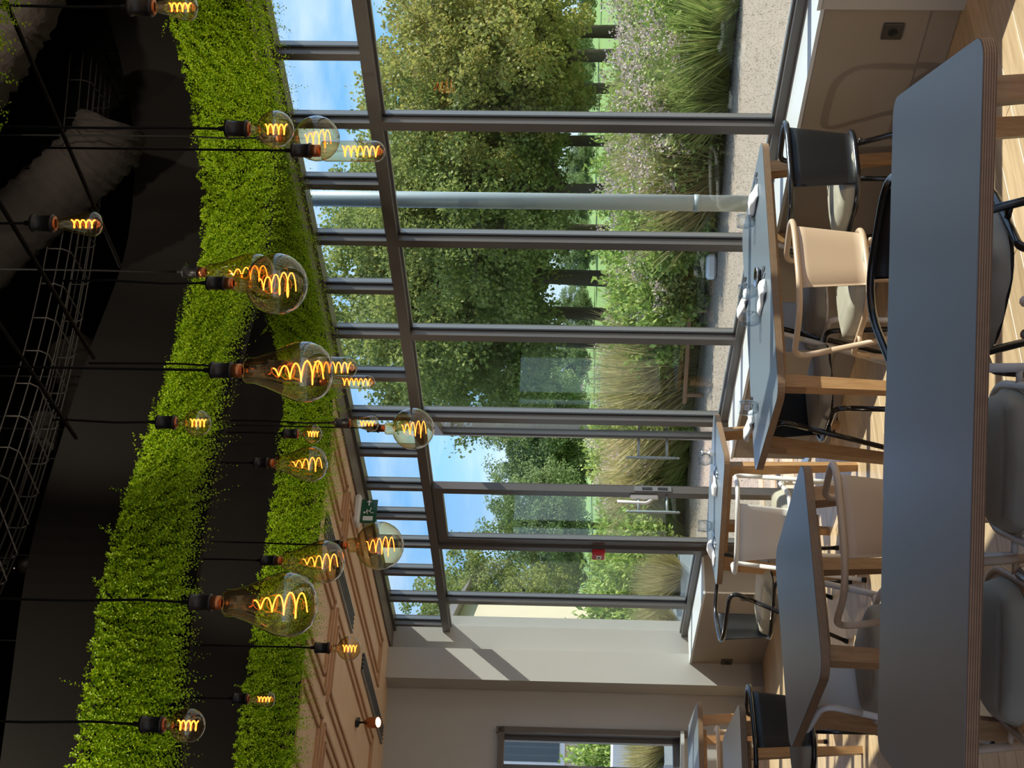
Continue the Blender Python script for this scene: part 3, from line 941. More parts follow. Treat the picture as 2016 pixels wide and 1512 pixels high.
# ================================================================== PENDANT BULBS
def pendant(kind, x, y, Y, lpx, rpx, label, ztop=4.25):
    k = Y / FPX
    base = at(x, y, Y)                       # where the glass leaves its copper collar
    Lg, Rg = lpx * k, rpx * k
    t_ = thing('pendant_bulb', label, 'pendant lamp', base, 0, 'filament bulbs hanging over the tables')
    big = kind in ('pear', 'globe_big', 'tube')
    rs = 0.0225
    col_h = 0.028 if big else 0.006
    # glass outline measured down from the collar
    if kind == 'pear':
        prof = [(0.014, 0.0), (0.3 * Rg, -0.01 * Lg), (0.42 * Rg, -0.05 * Lg), (0.44 * Rg, -0.14 * Lg), (0.56 * Rg, -0.27 * Lg), (0.80 * Rg, -0.45 * Lg), (0.96 * Rg, -0.58 * Lg), (1.0 * Rg, -0.67 * Lg), (0.97 * Rg, -0.77 * Lg), (0.85 * Rg, -0.87 * Lg), (0.62 * Rg, -0.95 * Lg), (0.3 * Rg, -0.99 * Lg), (0.001, -Lg)]
        f0, f1, fr0, fr1, turns = -0.34 * Lg, -0.90 * Lg, 0.10 * Rg, 0.42 * Rg, 4.5
    elif kind in ('globe_big', 'globe'):
        n = 12; cz = -(Lg - Rg)
        neck = max(0.012, 0.30 * Rg)
        a0 = math.asin(min(0.9, neck / Rg))
        prof = [(0.013, 0.0), (neck * 0.9, -0.004), (neck, -0.3 * (Lg - Rg - Rg * math.cos(a0)) - 0.004)]
        for i in range(n + 1):
            a = a0 + (math.pi - a0) * i / n
            prof.append((max(0.0008, Rg * math.sin(a)), cz + Rg * math.cos(a)))
        f0, f1 = cz + 0.55 * Rg, cz - 0.62 * Rg
        fr0, fr1, turns = (0.16 * Rg, 0.42 * Rg, 4.5) if kind == 'globe_big' else (0.27 * Rg, 0.27 * Rg, 4.0)
    elif kind == 'tube':
        prof = [(0.013, 0), (0.55 * Rg, -0.004), (0.9 * Rg, -0.04 * Lg), (Rg, -0.09 * Lg), (Rg, -Lg + Rg)]
        for i in range(1, 7):
            a = math.pi / 2 * i / 6
            prof.append((max(0.0008, Rg * math.cos(a)), -Lg + Rg - Rg * math.sin(a)))
        f0, f1, fr0, fr1, turns = -0.34 * Lg, -0.90 * Lg, 0.5 * Rg, 0.5 * Rg, 6.0
    else:  # teardrop
        prof = [(0.012, 0), (0.40 * Rg, -0.02 * Lg), (0.46 * Rg, -0.12 * Lg), (0.62 * Rg, -0.32 * Lg), (0.86 * Rg, -0.56 * Lg), (1.0 * Rg, -0.74 * Lg), (0.93 * Rg, -0.86 * Lg), (0.68 * Rg, -0.94 * Lg), (0.30 * Rg, -0.975 * Lg), (0.12 * Rg, -0.985 * Lg), (0.06 * Rg, -1.0 * Lg)]
        f0, f1, fr0, fr1, turns = -0.33 * Lg, -0.83 * Lg, 0.30 * Rg, 0.30 * Rg, 4.0
    b = MB(); b.lathe(prof, (0, 0, 0), 28); g = b.build('glass_bulb', 'amber_glass', t_)
    # filament: glowing coil
    pts = []; N = int(turns * 12)
    for i in range(N + 1):
        q = i / N; a = 2 * math.pi * turns * q
        rad = fr0 + (fr1 - fr0) * min(1, q * 1.25)
        if kind in ('pear', 'globe_big') and q > 0.85:
            rad *= 1 - 0.5 * (q - 0.85) / 0.15
        pts.append((rad * math.cos(a), rad * math.sin(a), f0 + (f1 - f0) * q))
    b = MB(); b.tube(pts, 0.0021, 5); b.build('filament', 'filament', g)
    b = MB(); b.lathe([(0.006, 0.0), (0.008, 0.25 * f0), (0.0035, 0.45 * f0), (0.0045, 0.62 * f0), (0.002, f0)], (0, 0, 0), 10); b.tube([(0, 0, f0 * 0.6), (0, 0, f1)], 0.0008, 4); b.build('stem', 'clear_glass', g)
    # collar, socket and cord
    b = MB(); b.lathe([(0.012, 0.0), (rs * 0.86, 0.0), (rs * 0.86, col_h), (0.010, col_h)], (0, 0, 0), 20); b.build('collar', 'copper', t_)
    b = MB(); h = 0.062
    b.lathe([(0.008, col_h), (rs * 1.08, col_h), (rs * 1.08, col_h + 0.007), (rs * 0.95, col_h + 0.009), (rs * 0.95, col_h + h - 0.012), (rs * 1.06, col_h + h - 0.010), (rs * 1.06, col_h + h - 0.004), (rs * 0.85, col_h + h), (0.007, col_h + h + 0.002), (0.006, col_h + h + 0.018), (0.004, col_h + h + 0.019)], (0, 0, 0), 20)
    b.build('socket', 'socket', t_)
    b = MB(); H = ztop - base.z
    sx = random.uniform(-1, 1) * 0.004; zs = col_h + h + 0.015
    b.tube([(0, 0, zs), (sx, 0, zs + 0.12), (-sx, sx, zs + 0.3), (0, 0, H)], 0.0036, 6); b.build('cord', 'cord', t_)
    return t_
PEND = [
 ('tear', 305, 14, 3.5, 87, 27, 'teardrop bulb at the top right of the hanging cluster, cut by the frame', 4.25),
 ('tear', 110, 440, 3.75, 95, 26, 'teardrop bulb hanging highest in front of the wrapped duct', 4.25),
 ('globe', 492, 254, 3.8, 88, 37, 'small globe bulb just above the tubular bulb on the right', 4.25),
 ('globe_big', 555, 272, 6.0, 115, 45, 'big globe bulb half hidden behind the small globe and the tube', 4.25),
 ('tube', 630, 297, 4.4, 130, 21, 'long tubular bulb lowest of the right group', ZR),
 ('pear', 405, 536, 5.3, 138, 40, 'pear bulb half hidden behind the big globe near the hedge', 4.25),
 ('globe_big', 460, 558, 4.6, 148, 62, 'biggest globe bulb in front of the hedge, above a pear bulb', ZR),
 ('pear', 477, 730, 3.9, 181, 61, 'large pear bulb in the middle with two tubes behind', 4.25),
 ('tube', 575, 722, 4.95, 130, 21, 'tubular bulb behind the middle pear bulb, the thicker of two', ZR),
 ('tube', 640, 751, 6.3, 100, 13.5, 'thin tubular bulb behind the middle pear bulb, hanging lowest', 4.25),
 ('globe', 348, 832, 4.6, 69, 27, 'small globe bulb in front of the nearer hedge', ZR),
 ('tear', 690, 833, 6.2, 57, 16, 'small teardrop bulb just above a big globe at the window', 4.25),
 ('globe_big', 757, 843, 7.2, 99, 42, 'big globe bulb hanging in front of the window transom', 4.25),
 ('globe', 588, 854, 6.2, 47, 19, 'tiny globe bulb beside the pear bulb in front of the far hedge', 4.25),
 ('pear', 540, 912, 6.2, 106, 36, 'small pear bulb in front of the far hedge', 4.25),
 ('globe_big', 683, 1073, 6.4, 113, 48, 'big globe bulb hanging next to the exit sign', 4.25),
 ('pear', 555, 1104, 6.0, 124, 43, 'middle sized pear bulb touching the large pear in the left group', 4.25),
 ('pear', 437, 1187, 3.8, 190, 65, 'large pear bulb of the left group, the biggest of all', 4.25),
 ('globe', 652, 1276, 5.8, 60, 24, 'small globe bulb hanging before the wood ceiling vents', 4.25),
 ('tear', 490, 1376, 5.9, 53, 16, 'small teardrop bulb in front of the far hedge at the left', 4.25),
 ('globe', 325, 1427, 3.8, 80, 35, 'small globe bulb at the far left before the nearer hedge', 4.25),
]
for a in PEND:
    pendant(*a)

# exit sign
p = atz(697, 1006, ZC)
ex = thing('exit_sign', 'emergency exit sign hanging from the wood ceiling by the window', 'sign', (p.x, p.y, ZC), math.atan2(FN.y, FN.x))
b = MB(); b.bbox((0, 0, -0.025), (0.22, 0.10, 0.045), 0.012); b.build('lamp_case', 'white_plastic', ex)
b = MB(); b.box((0, 0, -0.10), (0.18, 0.008, 0.115)); sg_ = b.build('sign_panel', 'sign_green', ex)
b = MB()
for sd in (-1, 1):
    y = sd * 0.0055; q = 0.68
    b.box((0.085 * q, y, -0.10), (0.05 * q, 0.001, 0.10 * q))            # doorway
    b.box((-0.09 * q, y, -0.10), (0.055 * q, 0.001, 0.014 * q))          # arrow shaft
    b.add([(-0.128 * q, y, -0.10), (-0.100 * q, y, -0.10 + 0.027 * q), (-0.100 * q, y, -0.10 - 0.027 * q)], [(0, 1, 2)])
    b.lathe([(0.0005, 0), (0.011 * q, 0.0)], (0.018 * q, y, -0.10 + 0.04 * q), 10, axis='Y')   # running figure
    for seg_ in (((0.012, 0.025), (-0.002, -0.01)), ((-0.002, -0.01), (0.022, -0.03)), ((0.022, -0.03), (0.018, -0.055)), ((-0.002, -0.01), (-0.025, -0.025)), ((-0.025, -0.025), (-0.04, -0.02)), ((0.010, 0.02), (0.034, 0.005)), ((0.010, 0.02), (-0.018, 0.013))):
        (x0, z0), (x1, z1) = seg_
        b.tube([(x0 * q, y, -0.10 + z0 * q), (x1 * q, y, -0.10 + z1 * q)], 0.0033, 4)
b.build('pictogram', 'sign_white', sg_)

# ================================================================== TABLES
def table(loc, rz, w, d, label, rc=0.06, group=None, leg_in=0.07):
    t_ = thing('dining_table', label, 'table', (loc[0], loc[1], 0), rz, group)
    b = MB(); b.prism(rrect(w, d, rc), 0.718, 0.7485); b.build('plywood_top', 'plywood', t_)
    b = MB(); b.prism(rrect(w - 0.003, d - 0.003, rc), 0.7485, 0.750); b.build('laminate_surface', 'laminate', t_)
    for sx in (-1, 1):
        for sy in (-1, 1):
            x0, y0 = sx * (w / 2 - leg_in - 0.04), sy * (d / 2 - leg_in - 0.04)
            x1, y1 = x0 + sx * 0.055, y0 + sy * 0.055
            vs = []
            for (cx, cy, z, h) in ((x1, y1, 0.0, 0.020), (x0, y0, 0.718, 0.031)):
                for ax, ay in ((-1, -1), (1, -1), (1, 1), (-1, 1)):
                    vs.append((cx + ax * h, cy + ay * h, z))
            b = MB(); b.add(vs, [(3, 2, 1, 0), (4, 5, 6, 7), (0, 1, 5, 4), (1, 2, 6, 5), (2, 3, 7, 6), (3, 0, 4, 7)])
            b.build('leg', 'oak_leg', t_)
    for sy in (-1, 1):
        b = MB(); b.box((0, sy * (d / 2 - 0.16), 0.700), (w - 0.32, 0.022, 0.036)); b.build('apron', 'oak_leg', t_)
    return t_
T0a = math.radians(-1.9)
T0 = table((-0.115, 3.60), T0a, 1.83, 0.86, 'long grey topped table across the foreground', 0.055)
T1a = math.radians(29.0)
T1 = table((0.385, 6.715), T1a, 1.37, 0.80, 'grey topped table at the window laid with four napkins', 0.07)
T2a = math.radians(-22.0)
T2 = table((-0.655, 8.475), T2a, 0.83, 0.70, 'small laid table in front of the open door', 0.07)
T3a = math.radians(34.0)
T3 = table((-0.84, 5.49), T3a, 0.86, 0.80, 'square bare table between the long table and the far table', 0.08)
T4 = table((-2.60, 9.50), math.radians(27), 0.84, 0.80, 'bare table nearest the end wall window, cut by the frame', 0.07)
T5 = table((-2.13, 7.33), math.radians(27), 0.84, 0.80, 'bare table behind the lone black chair at the left edge', 0.07)

# ================================================================== CHAIRS
def resample(pts, n):
    pts = [Vector(p) for p in pts]
    L_ = [0]
    for a, c in zip(pts[:-1], pts[1:]):
        L_.append(L_[-1] + (c - a).length)
    out = []; j = 0
    for i in range(n):
        q = L_[-1] * i / (n - 1)
        while j < len(pts) - 2 and L_[j + 1] < q:
            j += 1
        f = (q - L_[j]) / max(L_[j + 1] - L_[j], 1e-9)
        out.append(pts[j].lerp(pts[j + 1], min(1, f)))
    return out
def make_chair(tube_m, sheet_m):
    root = thing('tube_chair', None, None)
    WH, WS, R_T = 0.25, 0.205, 0.0125
    arm_f, back = 0.155, -0.232
    top, arm_z, seat = 0.715, 0.69, 0.432
    foot_y = -0.15
    def leg_pt(z, sx):
        f = (arm_z - z) / arm_z
        return (sx * (WH + 0.012 * f), arm_f + (foot_y - arm_f) * f, z)
    ctrl = [leg_pt(0.54, -1), (-WH, arm_f, arm_z), (-WH, back, top), (WH, back, top), (WH, arm_f, arm_z), leg_pt(0.54, 1)]
    hoop = fillet(ctrl, [0, 0.055, 0.175, 0.175, 0.055, 0], 10)
    b = MB(); b.tube(hoop, R_T, 10); b.build('arm_hoop', tube_m, root)
    for sx in (-1, 1):
        b = MB(); b.tube([leg_pt(0.54, sx), leg_pt(0.3, sx), leg_pt(0.012, sx)], R_T, 10); lg = b.build('leg', tube_m, root)
        b = MB(); b.tube([leg_pt(0.02, sx), leg_pt(0.0, sx)], 0.0145, 10); b.build('foot_cap', 'socket', lg)
    ctrl2 = [(-WS, 0.198, 0.36), (-WS, 0.19, seat), (-WS, back + 0.006, seat), (WS, back + 0.006, seat), (WS, 0.19, seat), (WS, 0.198, 0.36)]
    ring = fillet(ctrl2, [0, 0.05, 0.16, 0.16, 0.05, 0], 10)
    b = MB(); b.tube(ring, R_T, 10); b.build('seat_ring', tube_m, root)
    for sx in (-1, 1):
        b = MB(); b.tube([(sx * WS, 0.198, 0.36), (sx * (WS + 0.01), 0.212, 0.012)], R_T, 10); lg = b.build('leg', tube_m, root)
        b = MB(); b.tube([(sx * (WS + 0.01), 0.212, 0.02), (sx * (WS + 0.01), 0.212, 0.0)], 0.0145, 10); b.build('foot_cap', 'socket', lg)
        lp = leg_pt(seat, sx)
        b = MB(); b.tube([(sx * WS, lp[1], seat), (lp[0], lp[1], seat)], 0.010, 8); b.build('bracket', tube_m, root)
    b = MB(); b.lathe([(0.0005, 0.0), (0.009, 0.0), (0.011, 0.006), (0.009, 0.014), (0.0005, 0.016)], (0.07, back - 0.012, seat - 0.028), 10); b.build('stud', tube_m, root)
    # bent sheet backrest between hoop and ring
    hb = [p for p in resample(hoop, 400) if p.y < -0.1 and abs(p.x) < 0.162]; rb = [p for p in resample(ring, 400) if p.y < -0.1 and abs(p.x) < 0.135]
    hb = resample(hb, 29); rb = resample(rb, 29)
    nv = 7; vs = []
    for layer in (0.0, 0.004):
        for j in range(nv):
            q = j / (nv - 1)
            for a, c in zip(hb, rb):
                p = a.lerp(c, q)
                o_ = Vector((p.x, p.y - 0.02, 0)); o_.z = 0
                nrm = Vector((-p.x * 0.35, 0.3, 0)).normalized()
                p = p + nrm * layer
                vs.append(p)
    n = 29; M_ = nv * n; fs_ = []
    for lay in (0, 1):
        for j in range(nv - 1):
            for i in range(n - 1):
                q4 = [lay * M_ + j * n + i, lay * M_ + j * n + i + 1, lay * M_ + (j + 1) * n + i + 1, lay * M_ + (j + 1) * n + i]
                fs_.append(tuple(q4 if lay else reversed(q4)))
    for j in range(nv - 1):
        for i in (0, n - 1):
            fs_.append((j * n + i, (j + 1) * n + i, M_ + (j + 1) * n + i, M_ + j * n + i))
    for i in range(n - 1):
        for j in (0, nv - 1):
            fs_.append((j * n + i, j * n + i + 1, M_ + j * n + i + 1, M_ + j * n + i))
    b = MB(); b.add(vs, fs_, True); b.build('backrest', sheet_m, root)
    b = MB(); b.prism(rrect(0.40, 0.40, 0.14), seat - 0.006, seat + 0.004)
    b.v = [(x, y - 0.02, z) for x, y, z in b.v]; b.build('seat_pan', sheet_m, root)
    # padded cushion: squircle outline, puffed, with two darts
    N = 26; vs = []; fs_ = []
    def cush(z_of):
        pts = []
        for i in range(N + 1):
            for j in range(N + 1):
                u_, v_ = -1 + 2 * i / N, -1 + 2 * j / N
                uu, vv = u_ * math.sqrt(1 - v_ * v_ / 2.6), v_ * math.sqrt(1 - u_ * u_ / 2.6)
                pts.append((uu, vv, z_of(u_, v_, uu, vv)))
        return pts
    def ztop(u_, v_, uu, vv):
        e_ = max(abs(u_), abs(v_))
        z = 0.052 * (1 - e_ ** 7) ** 0.6 + 0.006 * (1 - u_ * u_) * (1 - v_ * v_)
        for v0, amp in ((-0.35, 0.010), (0.62, 0.007)):
            z -= amp * math.exp(-((v_ - v0) / 0.05) ** 2) * (1 if abs(u_) < 0.72 else 0)
        z += 0.003 * math.sin(u_ * 9 + v_ * 4) * (e_ > 0.8)
        return z
    for lay in (0, 1):
        k0 = len(vs)
        for (uu, vv, z) in cush(ztop if lay else (lambda *a: 0.0)):
            wide = 0.205 * (0.93 + 0.07 * (vv))
            vs.append((uu * wide / 0.86 * 0.88, vv * 0.215 - 0.018, seat + 0.005 + z))
        for i in range(N):
            for j in range(N):
                q4 = [k0 + i * (N + 1) + j, k0 + (i + 1) * (N + 1) + j, k0 + (i + 1) * (N + 1) + j + 1, k0 + i * (N + 1) + j + 1]
                fs_.append(tuple(q4 if lay else reversed(q4)))
    b = MB(); b.add(vs, fs_, True); b.build('seat_cushion', 'cushion', root)
    return root
PROTO = {'black': make_chair('black_metal', 'black_sheet'), 'beige': make_chair('beige_metal', 'beige_metal'), 'white': make_chair('white_metal', 'white_metal')}
USED = set()
def chair(kind, x, y, deg, label):
    p = PROTO[kind]
    c = copy_tree(p) if kind in USED else p
    USED.add(kind)
    c.location = (x, y, 0); c.rotation_euler = (0, 0, math.radians(deg))
    tag(c, label, 'chair', 'tubular steel chairs around the tables')
    return c
# deg 0 = facing away from the camera
chair('black', 0.885, 6.285, 29, 'black tube chair with its back to us at the window table, beside the window')
chair('beige', 0.425, 6.035, 33, 'beige tube chair with its back to us at the window table')
chair('black', 0.0, 6.735, 209, 'black tube chair on the far side of the window table, facing us')
chair('white', 0.41, 6.90, 209, 'pale tube chair on the far side of the window table, seen under its top')
chair('white', -0.755, 7.90, -6, 'pale tube chair with its back to us at the small laid table')
chair('black', -1.22, 8.44, -110, 'black tube chair at the left end of the small laid table')
chair('beige', -0.54, 5.02, 32, 'beige tube chair with its back to us at the square bare table')
chair('white', -1.03, 5.49, 214, 'pale tube chair on the far side of the square bare table, facing us')
chair('black', -1.76, 7.08, 46, 'lone black tube chair with its back to us at the left edge')
chair('beige', -2.30, 8.55, 20, 'beige tube chair between the two left edge tables')
chair('black', 0.34, 4.15, 143, 'black tube chair across the long foreground table, its back just over the top')
chair('white', -0.185, 3.91, 178, 'pale tube chair across the long foreground table, in the middle')
chair('beige', -0.70, 3.915, 178, 'beige tube chair across the long foreground table, at its left')
chair('white', 0.44, 2.905, -1, 'pale tube chair on our side of the long table, only arm ends in view')
chair('black', -0.13, 2.905, -1, 'black tube chair on our side of the long table, only arm ends in view')
chair('beige', -0.63, 2.905, -1, 'beige tube chair on our side of the long table, one arm end in view')

# ================================================================== TABLEWARE
ZTBL = 0.7505
def tumbler(x, y, label, r=0.036, h=0.085):
    p = atz(x, y, ZTBL)
    b = MB(); b.lathe([(0.0005, 0.006), (r * 0.62, 0.006), (r * 0.92, h * 0.3), (r, h * 0.55), (r * 0.95, h * 0.8), (r * 0.84, h), (r * 0.87, h), (r * 0.98, h * 0.8), (r * 1.04, h * 0.55), (r * 0.96, h * 0.28), (r * 0.68, 0.0), (0.0005, 0.0)], (0, 0, 0), 24)
    o = b.build('tumbler', 'clear_glass', None, p); tag(o, label, 'glass', 'clear tumblers on the laid tables')
def napkin(x, y, rz, label, l=0.20, w=0.075):
    p = atz(x, y, ZTBL)
    b = MB(); n = 16; k = 10; vs = []
    for i in range(n + 1):
        q = i / n
        hh = 0.017 * (0.7 + 0.3 * math.sin(q * 5 + x)) * min(1, 6 * q + 0.5, 6 * (1 - q) + 0.5)
        for j in range(k):
            a = 2 * math.pi * j / k
            wv = w / 2 * (1 + 0.12 * math.sin(q * 7 + j))
            vs.append((-l / 2 + l * q, wv * math.copysign(abs(math.cos(a)) ** 0.6, math.cos(a)), max(0, hh + hh * math.copysign(abs(math.sin(a)) ** 0.6, math.sin(a)) + 0.002 * math.sin(q * 11 + j * 2))))
    fs_ = []
    for i in range(n):
        for j in range(k):
            fs_.append((i * k + j, i * k + (j + 1) % k, (i + 1) * k + (j + 1) % k, (i + 1) * k + j))
    fs_ += [tuple(reversed(range(k))), tuple(range(n * k, n * k + k))]
    b.add(vs, fs_, True)
    o = b.build('napkin', 'napkin', None, p); o.rotation_euler = (0, 0, rz); tag(o, label, 'napkin', 'rolled white napkins')
    return p
def fork(p, rz, label):
    b = MB()
    b.tube([(-0.09, 0, 0.004), (-0.02, 0, 0.005), (0.04, 0, 0.004)], [0.005, 0.003, 0.003], 6)
    b.box((0.055, 0, 0.004), (0.03, 0.022, 0.003))
    for k in range(4):
        b.box((0.09, -0.009 + k * 0.006, 0.004), (0.045, 0.0028, 0.0025))
    o = b.build('fork', 'steel', None, p); o.rotation_euler = (0, 0, rz); tag(o, label, 'fork', 'steel cutlery on the laid tables')
def knife(p, rz, label):
    b = MB()
    b.tube([(-0.10, 0, 0.004), (0.0, 0, 0.004)], 0.005, 6)
    b.add([(0.0, -0.006, 0.003), (0.09, -0.007, 0.003), (0.11, 0.0, 0.003), (0.0, 0.006, 0.003), (0.0, -0.006, 0.005), (0.09, -0.007, 0.005), (0.11, 0.0, 0.005), (0.0, 0.006, 0.005)], [(3, 2, 1, 0), (4, 5, 6, 7), (0, 1, 5, 4), (1, 2, 6, 5), (2, 3, 7, 6), (3, 0, 4, 7)])
    o = b.build('knife', 'steel', None, p); o.rotation_euler = (0, 0, rz); tag(o, label, 'knife', 'steel cutlery on the laid tables')
ax1 = T1a + math.pi / 2
SET = [
 (1488, 398, ax1, 'rolled napkin at the window end of the window table', 'window end near place'),
 (1503, 585, ax1, 'rolled napkin at the near place in the middle of the window table', 'near middle place'),
 (1467, 600, ax1, 'rolled napkin at the far side place of the window table', 'far side place'),
 (1479, 838, ax1 , 'rolled napkin at the left end of the window table', 'left end place'),
 (1409, 952, T2a + math.pi / 2, 'rolled napkin at the right place of the small laid table', 'right place of the small table'),
 (1405, 1088, T2a + math.pi / 2, 'rolled napkin at the left place of the small laid table', 'left place of the small table'),
]
for (x, y, a, lab, plc) in SET:
    p = napkin(x, y, a, lab)
    side = Vector((math.cos(a + math.pi / 2), math.sin(a + math.pi / 2), 0))
    fork(p - side * 0.075, a, 'steel fork beside the napkin, ' + plc)
    knife(p - side * 0.105, a, 'steel knife beside the fork, ' + plc)
tumbler(1497, 628, 'clear tumbler by the near middle napkin of the window table')
tumbler(1492, 803, 'clear tumbler by the left end napkin of the window table')
tumbler(1489, 574, 'clear tumbler behind the dark bowl on the window table')
tumbler(1486, 436, 'clear tumbler by the window end napkin of the window table')
tumbler(1402, 905, 'clear tumbler at the right of the small laid table')
tumbler(1402, 1036, 'clear tumbler at the left of the small laid table')
p = atz(1497, 545, ZTBL)
bw = thing('sauce_dish', 'small oval dark dish with a steel rim in the middle of the window table', 'dish', p)
b = MB(); b.lathe([(0.0005, 0.004), (0.035, 0.006), (0.05, 0.018), (0.054, 0.024), (0.050, 0.024), (0.036, 0.0), (0.0005, 0.0)], (0, 0, 0), 24); b.build('bowl', 'steel', bw)
b = MB(); b.lathe([(0.0005, 0.016), (0.046, 0.016), (0.046, 0.010)], (0, 0, 0), 24); b.build('sauce', 'dark_bowl', bw)
p = atz(1398, 893, ZTBL)
cd = thing('candle_holder', 'small steel candle holder near the door end of the small laid table', 'candle holder', p)
b = MB(); b.lathe([(0.028, 0), (0.030, 0.004), (0.008, 0.01), (0.007, 0.03), (0.018, 0.04), (0.020, 0.055), (0.016, 0.055), (0.015, 0.042), (0.0005, 0.040)], (0, 0, 0), 18); b.build('base', 'steel', cd)

# ================================================================== OUTSIDE
ZG0 = -0.16
b = MB(); n = 40; vs = []; fs_ = []
for i in range(n + 1):
    for j in range(n + 1):
        x = -60 + 120 * i / n; y = -20 + 200 * j / n
        vs.append((x, y, ZG0 - 0.01))
for i in range(n):
    for j in range(n):
        fs_.append((i * (n + 1) + j, (i + 1) * (n + 1) + j, (i + 1) * (n + 1) + j + 1, i * (n + 1) + j + 1))
b.add(vs, fs_); gnd = struct(b.build('ground', 'dry_ground'))
b = MB(); b.prism([(-60, 33), (60, 27), (60, 140), (-60, 140)], ZG0 - 0.02, ZG0 + 0.06); struct(b.build('lawn', 'lawn'))
b = MB(); b.prism([(-7, 21.5), (-1, 20.5), (1.5, 18.0), (5.5, 15.2), (12, 12), (14, 24), (6, 29), (-7, 31)], ZG0 - 0.02, ZG0 + 0.02); struct(b.build('planting_bed', 'soil'))
# short dry stubble on the ground before the beds
ns = 40000
X = RNG.uniform(-5, 7, ns); Y = RNG.uniform(9.5, 21, ns)
okm = (((X - FQ.x) * FN.x + (Y - FQ.y) * FN.y) < -0.5) & (Y < 21.5 - 1.15 * np.clip(X, -1, 8))
X, Y = X[okm], Y[okm]; ns = len(X)
A = unit(np.stack([RNG.normal(size=ns) * 0.5, RNG.normal(size=ns) * 0.5, np.full(ns, 0.7)], 1)); S = unit(np.cross(A, RNG.normal(size=(ns, 3))))
o = link_obj('stubble', leaf_mesh('stubble', np.stack([X, Y, np.full(ns, ZG0)], 1), A, S, RNG.uniform(0.015, 0.04, ns), np.full(ns, 0.005), 'stubble_leaf'))
o['kind'] = 'stuff'; tag(o, 'dry pale stubble on the ground between window and planting bed', 'grass')

# ---- trees
def tree_mesh(seed, H, R_, zc, n_leaf, lsize, leafm, trunk_r=0.16, lean=0.0):
    rnd = np.random.default_rng(seed); pr = random.Random(seed)
    tb = MB()
    top = Vector((lean, 0, H * 0.72))
    tb.tube([(0, 0, 0), (lean * 0.2, 0.02, H * 0.25), (lean * 0.6, -0.03, H * 0.5), tuple(top)], [trunk_r, trunk_r * 0.85, trunk_r * 0.6, trunk_r * 0.2], 9)
    cl = []
    nb = 26
    for i in range(nb):
        q = pr.uniform(0.0, 1)
        z0 = H * (0.22 + 0.45 * q)
        a = pr.uniform(0, 2 * math.pi)
        ln = R_ * pr.uniform(0.55, 1.0) * (1.05 - 0.45 * q)
        p0 = Vector((lean * z0 / H, 0, z0)); p1 = p0 + Vector((math.cos(a) * ln * 0.5, math.sin(a) * ln * 0.5, ln * 0.25)); p2 = p0 + Vector((math.cos(a) * ln, math.sin(a) * ln, ln * pr.uniform(0.2, 0.55)))
        rb = trunk_r * (0.42 - 0.2 * q)
        tb.tube([p0, p1, p2], [rb, rb * 0.6, rb * 0.2], 6)
        cl += [p1, p2]
        for k in range(2):
            p3 = p1 + Vector((pr.uniform(-1, 1), pr.uniform(-1, 1), pr.uniform(-0.2, 0.7))) * ln * 0.45
            tb.tube([p1, p3], [rb * 0.4, rb * 0.1], 5); cl.append(p3)
    trunk = tb.mesh('trunk', 'bark')
    # leaf clusters: fill an egg shaped crown, denser near its skin
    nc = 190
    d = unit(rnd.normal(size=(nc, 3)))
    rad = rnd.random(nc) ** 0.45
    cen = np.stack([d[:, 0] * R_ * rad + lean * 0.7, d[:, 1] * R_ * rad, zc + d[:, 2] * (H - zc) * rad * 0.95], 1)
    cen[:, 2] = np.maximum(cen[:, 2], H * 0.16 + 0.25 * rnd.random(nc) * H)
    cen = np.concatenate([cen, np.array([list(c) for c in cl])])
    ci = rnd.integers(0, len(cen), n_leaf)
    cr = (0.30 + 0.35 * rnd.random(len(cen))) * R_ * 0.34
    off = unit(rnd.normal(size=(n_leaf, 3))) * (rnd.random(n_leaf) ** 0.4 * cr[ci])[:, None]
    off[:, 2] *= 0.75
    P = cen[ci] + off
    A = unit(rnd.normal(size=(n_leaf, 3)) + np.array([0, 0, -0.5])); S = unit(np.cross(A, rnd.normal(size=(n_leaf, 3))))
    s = lsize * (0.7 + 0.6 * rnd.random(n_leaf))
    return trunk, leaf_mesh('foliage', P, A, S, s, s * 0.75, leafm)
TREES = [tree_mesh(1, 8.2, 3.3, 4.4, 46000, 0.115, 'tree_leaf_yellow', 0.20), tree_mesh(2, 9.0, 3.1, 4.8, 46000, 0.115, 'tree_leaf', 0.18, 0.4), tree_mesh(3, 8.6, 3.4, 4.6, 46000, 0.11, 'tree_leaf', 0.22, -0.3), tree_mesh(4, 7.0, 3.4, 3.2, 36000, 0.13, 'tree_leaf_dark', 0.2)]
def put_tree(k, u, Y, sc, rot, label, name='leafy_tree'):
    X = (u - 756) / FPX * Y
    t_ = thing(name, label, 'tree', (X, Y, ZG0), rot)
    t_.scale = (sc, sc, sc)
    link_obj('trunk', TREES[k][0], t_); link_obj('foliage', TREES[k][1], t_)
    return t_
put_tree(0, 1452, 40, 1.0, 0.3, 'yellowing tree at the far right seen through the window, with two dark trunks close by')
put_tree(0, 1405, 36, 0.92, 2.0, 'yellow green tree with grey trunk right of the first window post')
put_tree(1, 1237, 40, 0.98, 4.1, 'green tree with slim dark trunk just left of the first window post')
put_tree(2, 1140, 37, 0.97, 1.1, 'green tree with a broad dark trunk behind the steel post')
put_tree(2, 965, 40, 1.12, 2.6, 'tall green tree with a straight brown trunk in the middle panes')
put_tree(1, 895, 42, 1.16, 0.7, 'tall dark green tree reaching above the transom in the middle')
put_tree(2, 840, 48, 1.14, 3.9, 'tall green tree left of the middle window post, reaching above the transom')
put_tree(1, 1060, 46, 1.10, 5.2, 'green tree behind the slender window post beside the steel post')
put_tree(3, 1340, 52, 1.1, 1.9, 'dark tree filling the gap behind the two right trunks')
